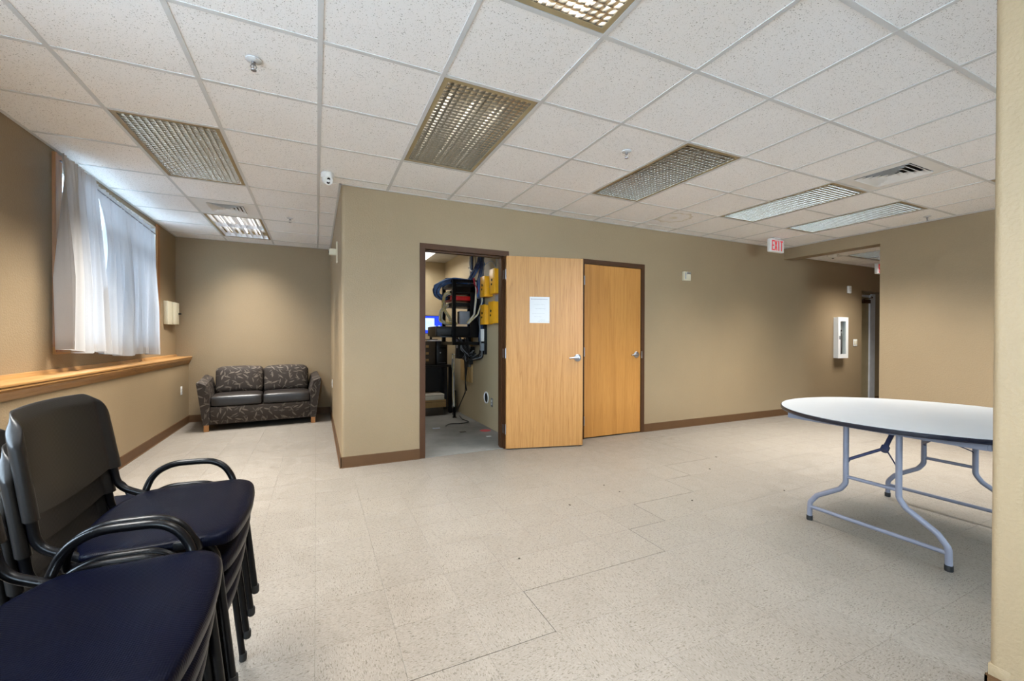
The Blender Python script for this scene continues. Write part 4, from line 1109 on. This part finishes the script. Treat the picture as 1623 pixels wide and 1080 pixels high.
# white coiled conduit above the rack
cc = thing('cable_coil', 'white cable coil tied up high beside the blue conduit', 'cables')
cm = MB()
for k in range(3):
    cm.tube([(2.085+.008*k, 5.86+.125*math.cos(a)+.006*k, 2.36+.15*math.sin(a)) for a in [2*PI*q/26 for q in range(26)]], .008, 8, closed=True)
cm.tube([(2.10, 6.0, 2.59), (2.10, 6.0, 2.05)], .010, 8)
obj('coil', cm, M_CWHITE, cc)
tm = MB(); tm.rbox(2.075, 2.115, 5.97, 6.01, 2.27, 2.29, .004); tm.rbox(2.075, 2.115, 5.83, 5.87, 2.195, 2.225, .004)
obj('ties', tm, M_BLACK, cc)
tag(obj('conduit', MB().tube([(2.10, 5.92, 2.59), (2.10, 5.92, 2.02)], .018, 12), M_CNAVY), 'dark blue upright conduit behind the white coil', 'conduit')
# yellow lock boxes on the wall
def lockbox(y0, y1, z0, z1, x0, label):
    t = thing('yellow_box', label, 'electrical box', (CX1, (y0+y1)/2, (z0+z1)/2), 0, 'yellow boxes on the closet wall')
    w, h, d = (y1-y0)/2, (z1-z0)/2, CX1-x0
    obj('case', MB().rbox(-d, -.0004, -w, w, -h, h, .006), M_YELLOW, t)
    obj('cover', MB().rbox(-d-.012, -d+.001, -w-.004, w+.004, -h-.004, h+.004, .004), M_YELLOW, t)
    lk = MB().lathe([(0, 0), (.018, 0), (.015, .006), (0, .006)], 14, (-d-.018, 0, .02), 'X'); lk.lathe([(0, 0), (.014, 0), (.012, .006), (0, .006)], 14, (-d-.018, .01, -.035), 'X')
    obj('keyholes', lk, M_DARK, t)
    obj('latch', MB().rbox(-d*.55, -d*.35, -w-.03, -w-.002, -.02, .005, .004), M_CHROME, t)
lockbox(5.19, 5.35, 1.78, 2.05, 2.03, 'yellow box with black keyholes, upper left of four on the closet wall')
lockbox(4.84, 5.02, 1.79, 2.10, 2.03, 'yellow box with black keyholes, upper right and highest of the four')
lockbox(5.19, 5.35, 1.41, 1.67, 2.03, 'yellow box with black keyholes, lower left of four beside the rack')
lockbox(4.87, 5.05, 1.415, 1.69, 2.03, 'yellow box with black keyholes, lower right of the four')
gp = thing('grey_panel', 'grey steel electrical panel behind the yellow boxes at the door edge', 'electrical panel', (CX1, 4.78, 1.635))
obj('case', MB().rbox(-.04, -.0004, -.16, .25, -.225, .225, .004), M_GREYBOX, gp)
obj('screw', MB().lathe([(0, 0), (.008, 0), (.006, .004), (0, .004)], 10, (-.044, .22, -.2), 'X'), M_CHROME, gp)
ps = thing('power_strip', 'upright black power strip on the closet wall with two pale adapters', 'power strip', (CX1, 5.43, 1.2))
obj('strip', MB().rbox(-.04, -.0004, -.03, .03, -.2, .25, .004), M_BLACK, ps)
for z0, z1 in ((-.02, .15), (-.15, -.045)): obj('adapter', MB().rbox(-.085, -.0402, -.027, .035, z0, z1, .006), M_CGREY if z0 < -.1 else M_WHITEP, ps)
jb = thing('junction_box', 'small dark grey junction box low on the closet wall', 'junction box', (CX1, 6.05, .875))
obj('box', MB().rbox(-.05, -.0004, -.06, .06, -.085, .085, .005), plain('dark_grey_box', lin(84, 84, 76), .5), jb)
obj('lid', MB().rbox(-.058, -.05, -.065, .065, -.09, .09, .003), plain('dark_grey_lid', lin(92, 92, 84), .5), jb)
hl = thing('wall_grommet', 'round white-rimmed hole low on the closet wall', 'grommet', (CX1, 5.42, .40))
rim = MB().tube([(-.003, .075*math.cos(a), .075*math.sin(a)) for a in [2*PI*q/24 for q in range(24)]], .010, 6, closed=True)
obj('rim', rim, M_WHITEP, hl)
obj('hole', MB().lathe([(0, 0), (.068, 0), (.068, .001), (0, .001)], 24, (-.002, 0, 0), 'X'), M_DARK, hl)
yt = tag(obj('yellow_tag', MB().rbox(CX1-.02, CX1-.001, 4.62, 4.70, .93, 1.13, .004), M_YELLOWTAG), 'yellow tag hanging on the closet wall just inside the door frame', 'tag')
# backboard and small gear under the rack
bb = thing('backboard', 'pale timber board on the closet wall below the rack', 'board', (0, 0, 0))
for y0, y1 in ((5.98, 6.12), (6.14, 6.30), (6.34, 6.52)): obj('plank', MB().rbox(2.118, 2.1396, y0, y1, .55, 1.28, .003), M_WOODBD, bb)
md = thing('black_equipment_box', 'black box with a white sticker on the wall under the rack', 'equipment box', (2.02, 6.2, 1.05))
obj('case', MB().rbox(-.06, .0975, -.09, .09, -.14, .16, .006), M_BLACK, md)
obj('sticker', MB().box(-.0615, -.06, -.02, .015, .02, .07), M_PAPER, md, smooth=False)
bk_ = tag(obj('plug_block', MB().rbox(1.99, 2.10, 5.78, 5.90, .95, 1.10, .006), M_BLACK), 'chunky black plug block among the cords under the rack', 'plug')
obj('plug_row', MB().rbox(1.98, 1.99, 5.79, 5.89, .96, .99, .002), M_CGREY, bk_)
obj('plug_neck', MB().rbox(2.01, 2.08, 5.80, 5.87, .84, .95, .006), M_BLACK, bk_)
# black table with equipment at the back of the closet
kt = thing('equipment_table', 'black work table with deep dark sides at the closet back', 'table', (0, 0, 0))
obj('top', MB().rbox(1.2, 2.03, 6.62, 7.40, .755, .785, .004), M_BLACK, kt)
obj('panel', MB().box(1.9, 1.94, 6.66, 7.38, .06, .755), M_BLACK, kt, smooth=False)
obj('modesty_panel', MB().box(1.22, 1.9, 6.86, 6.89, .32, .755), M_BLACK, kt, smooth=False)
for x in (1.24, 1.99):
    for y in (6.66, 7.36): obj('leg', MB().box(x-.025, x+.025, y-.025, y+.025, 0, .755), M_BLACKM, kt, smooth=False)
tw = thing('computer_tower', 'black desktop computer tower on the black closet table', 'computer', (1.86, 6.88, .7852))
obj('case', MB().rbox(-.088, .088, -.2, .2, 0, .385, .006), M_BLACK, tw)
obj('drive_bay', MB().rbox(-.07, .07, -.205, -.2, .26, .30, .002), M_BLACKM, tw)
obj('power_button', MB().lathe([(0, 0), (.012, 0), (.012, .004), (0, .004)], 14, (-.03, -.206, .2), 'Y'), M_GREYBOX, tw)
st = MB()
for k in range(7): st.box(-.06+k*.018, -.048+k*.018, -.2015, -.2, .03, .038)
obj('marking', st, M_CGREY, tw, smooth=False)
ca_ = thing('brown_case', 'dark brown equipment case left of the computer tower', 'equipment case', (1.63, 6.92, .7852))
obj('case', MB().rbox(-.13, .13, -.2, .2, 0, .385, .006), M_DKBROWN, ca_)
g_ = MB()
for k in range(6): g_.rbox(-.11+(k % 2)*.08, -.06+(k % 2)*.08, -.205, -.2, .06+(k//2)*.11, .10+(k//2)*.11, .002)
obj('buttons', g_, M_CARD, ca_)
pp = tag(obj('paper_stack', MB().rbox(1.68, 1.90, 6.75, 6.95, 1.1712, 1.192, .004), M_PAPER), 'loose white papers lying on top of the dark cases', 'papers')
mo = thing('monitor', 'computer monitor showing a white list on a blue screen', 'monitor', (1.745, 6.93, 1.192), 0)
obj('stand', MB().rbox(-.09, .09, -.08, .08, .0002, .014, .004).add(*(lambda m: (m.v, m.f))(MB().rbox(-.02, .02, .02, .045, .012, .16, .004))), M_BLACK, mo)
obj('bezel', MB().rbox(-.245, .205, -.012, .02, .105, .405, .006), M_BLACK, mo)
sc_ = obj('screen', MB().box(-.238, .198, -.0135, -.012, .112, .398), emit('blue_screen', lin(34, 66, 214), 1.0), mo, smooth=False)
w_ = MB().box(-.238, .045, -.0145, -.0135, .165, .362)
obj('list_window', w_, emit('white_list', lin(206, 226, 250), 1.0), sc_, smooth=False)
tx = MB(); rr = random.Random(3)
for k in range(7): tx.box(-.225, .0+.03*rr.random(), -.0150, -.0145, .178+k*.024, .186+k*.024)
obj('text_lines', tx, emit('pale_text', lin(160, 190, 228), 1.0), sc_, smooth=False)
obj('emblem', MB().lathe([(0, 0), (.036, 0), (.036, .001), (0, .001)], 20, (.13, -.0145, .205), 'Y').box(.05, .065, -.0145, -.0135, .17, .24).box(.07, .085, -.0145, -.0135, .19, .225), emit('pale_emblem', lin(200, 222, 250), 1.0), sc_, smooth=False)
for lb, z0, z1, m, x1 in (('long white carton, topmost of the stack on the closet floor', .245, .335, M_CREAM, 1.845), ('brown cardboard carton in the middle of the closet floor stack', .125, .244, M_CARD, 1.875), ('dark brown carton at the bottom of the closet floor stack', 0, .124, M_DKBROWN, 1.83)):
    t = thing('carton', lb, 'box', (0, 0, z0), 0, 'cartons under the closet table')
    obj('box', MB().rbox(1.36, x1, 6.5, 6.84, 0, z1-z0, .003), m, t)
    obj('lid_seam', MB().box(1.36, x1-.004, 6.4988, 6.5, (z1-z0)*.72, (z1-z0)*.76), M_DKBROWN, t, smooth=False)
pst = thing('black_stand', 'slim black upright stand on the closet floor', 'stand', (1.925, 6.22, 0))
obj('post', MB().rbox(-.018, .018, -.018, .018, .004, .42, .004), M_BLACKM, pst)
obj('foot', MB().rbox(-.028, .028, -.028, .028, 0, .012, .003), M_BLACKM, pst)
# bits on the closet floor
tag(obj('red_patch', MB().lathe([(0, .0004), (.075, .0004), (.06, .0018), (0, .002)], 9, (2.03, 5.18, 0)), plain('red_scrap', lin(196, 74, 78), .7)), 'red scrap lying on the concrete closet floor', 'scrap')
tag(obj('paper_scrap', MB().box(1.915, 1.975, 4.83, 4.87, .0003, .003), M_PAPER, smooth=False), 'tiny white paper scrap on the closet concrete', 'scrap')
tag(obj('dark_scrap', MB().box(1.69, 1.77, 5.2, 5.25, .0003, .004), M_DKBROWN, smooth=False), 'small dark brown scrap in the middle of the closet floor', 'scrap')
tag(obj('blue_scrap', MB().rbox(1.42, 1.52, 5.55, 5.58, .0003, .012, .003), M_GREYBOX), 'grey blue scrap near the left side of the closet floor', 'scrap')

# ------------------------------------------------------------------ crumbs on the tile floor
CR_ = [(2.577, 2.292, 'near the middle of the floor, largest'), (3.426, 2.132, 'left of the table foot'), (3.747, 3.029, 'far out in front of the shut door'), (2.197, 2.667, 'near the open seam by the doors'), (2.176, 2.84, 'just behind another by the doors'), (1.689, 2.608, 'in front of the open door'), (1.023, 2.091, 'alone on the left of the open seam'), (3.30, 1.86, 'right beside the near table foot'), (3.349, 2.776, 'beyond the open seam, flat')]
cr0 = None
for k, (x, y, w) in enumerate(CR_):
    if cr0 is None:
        cr0 = tag(obj('floor_crumb', MB().lathe([(0, 0), (.007, 0), (.0055, .004), (.002, .006), (0, .006)], 7), M_DKBROWN, None, (x, y, .0002)), 'dark crumb on the tile floor '+w, 'crumb', 'dark crumbs on the floor')
    else:
        c = cr0.copy(); COL.objects.link(c); c.location = (x, y, .0002); c.rotation_euler = (0, 0, k); c['label'] = 'dark crumb on the tile floor '+w; c.scale = (1+.3*(k % 3), .8, .8)
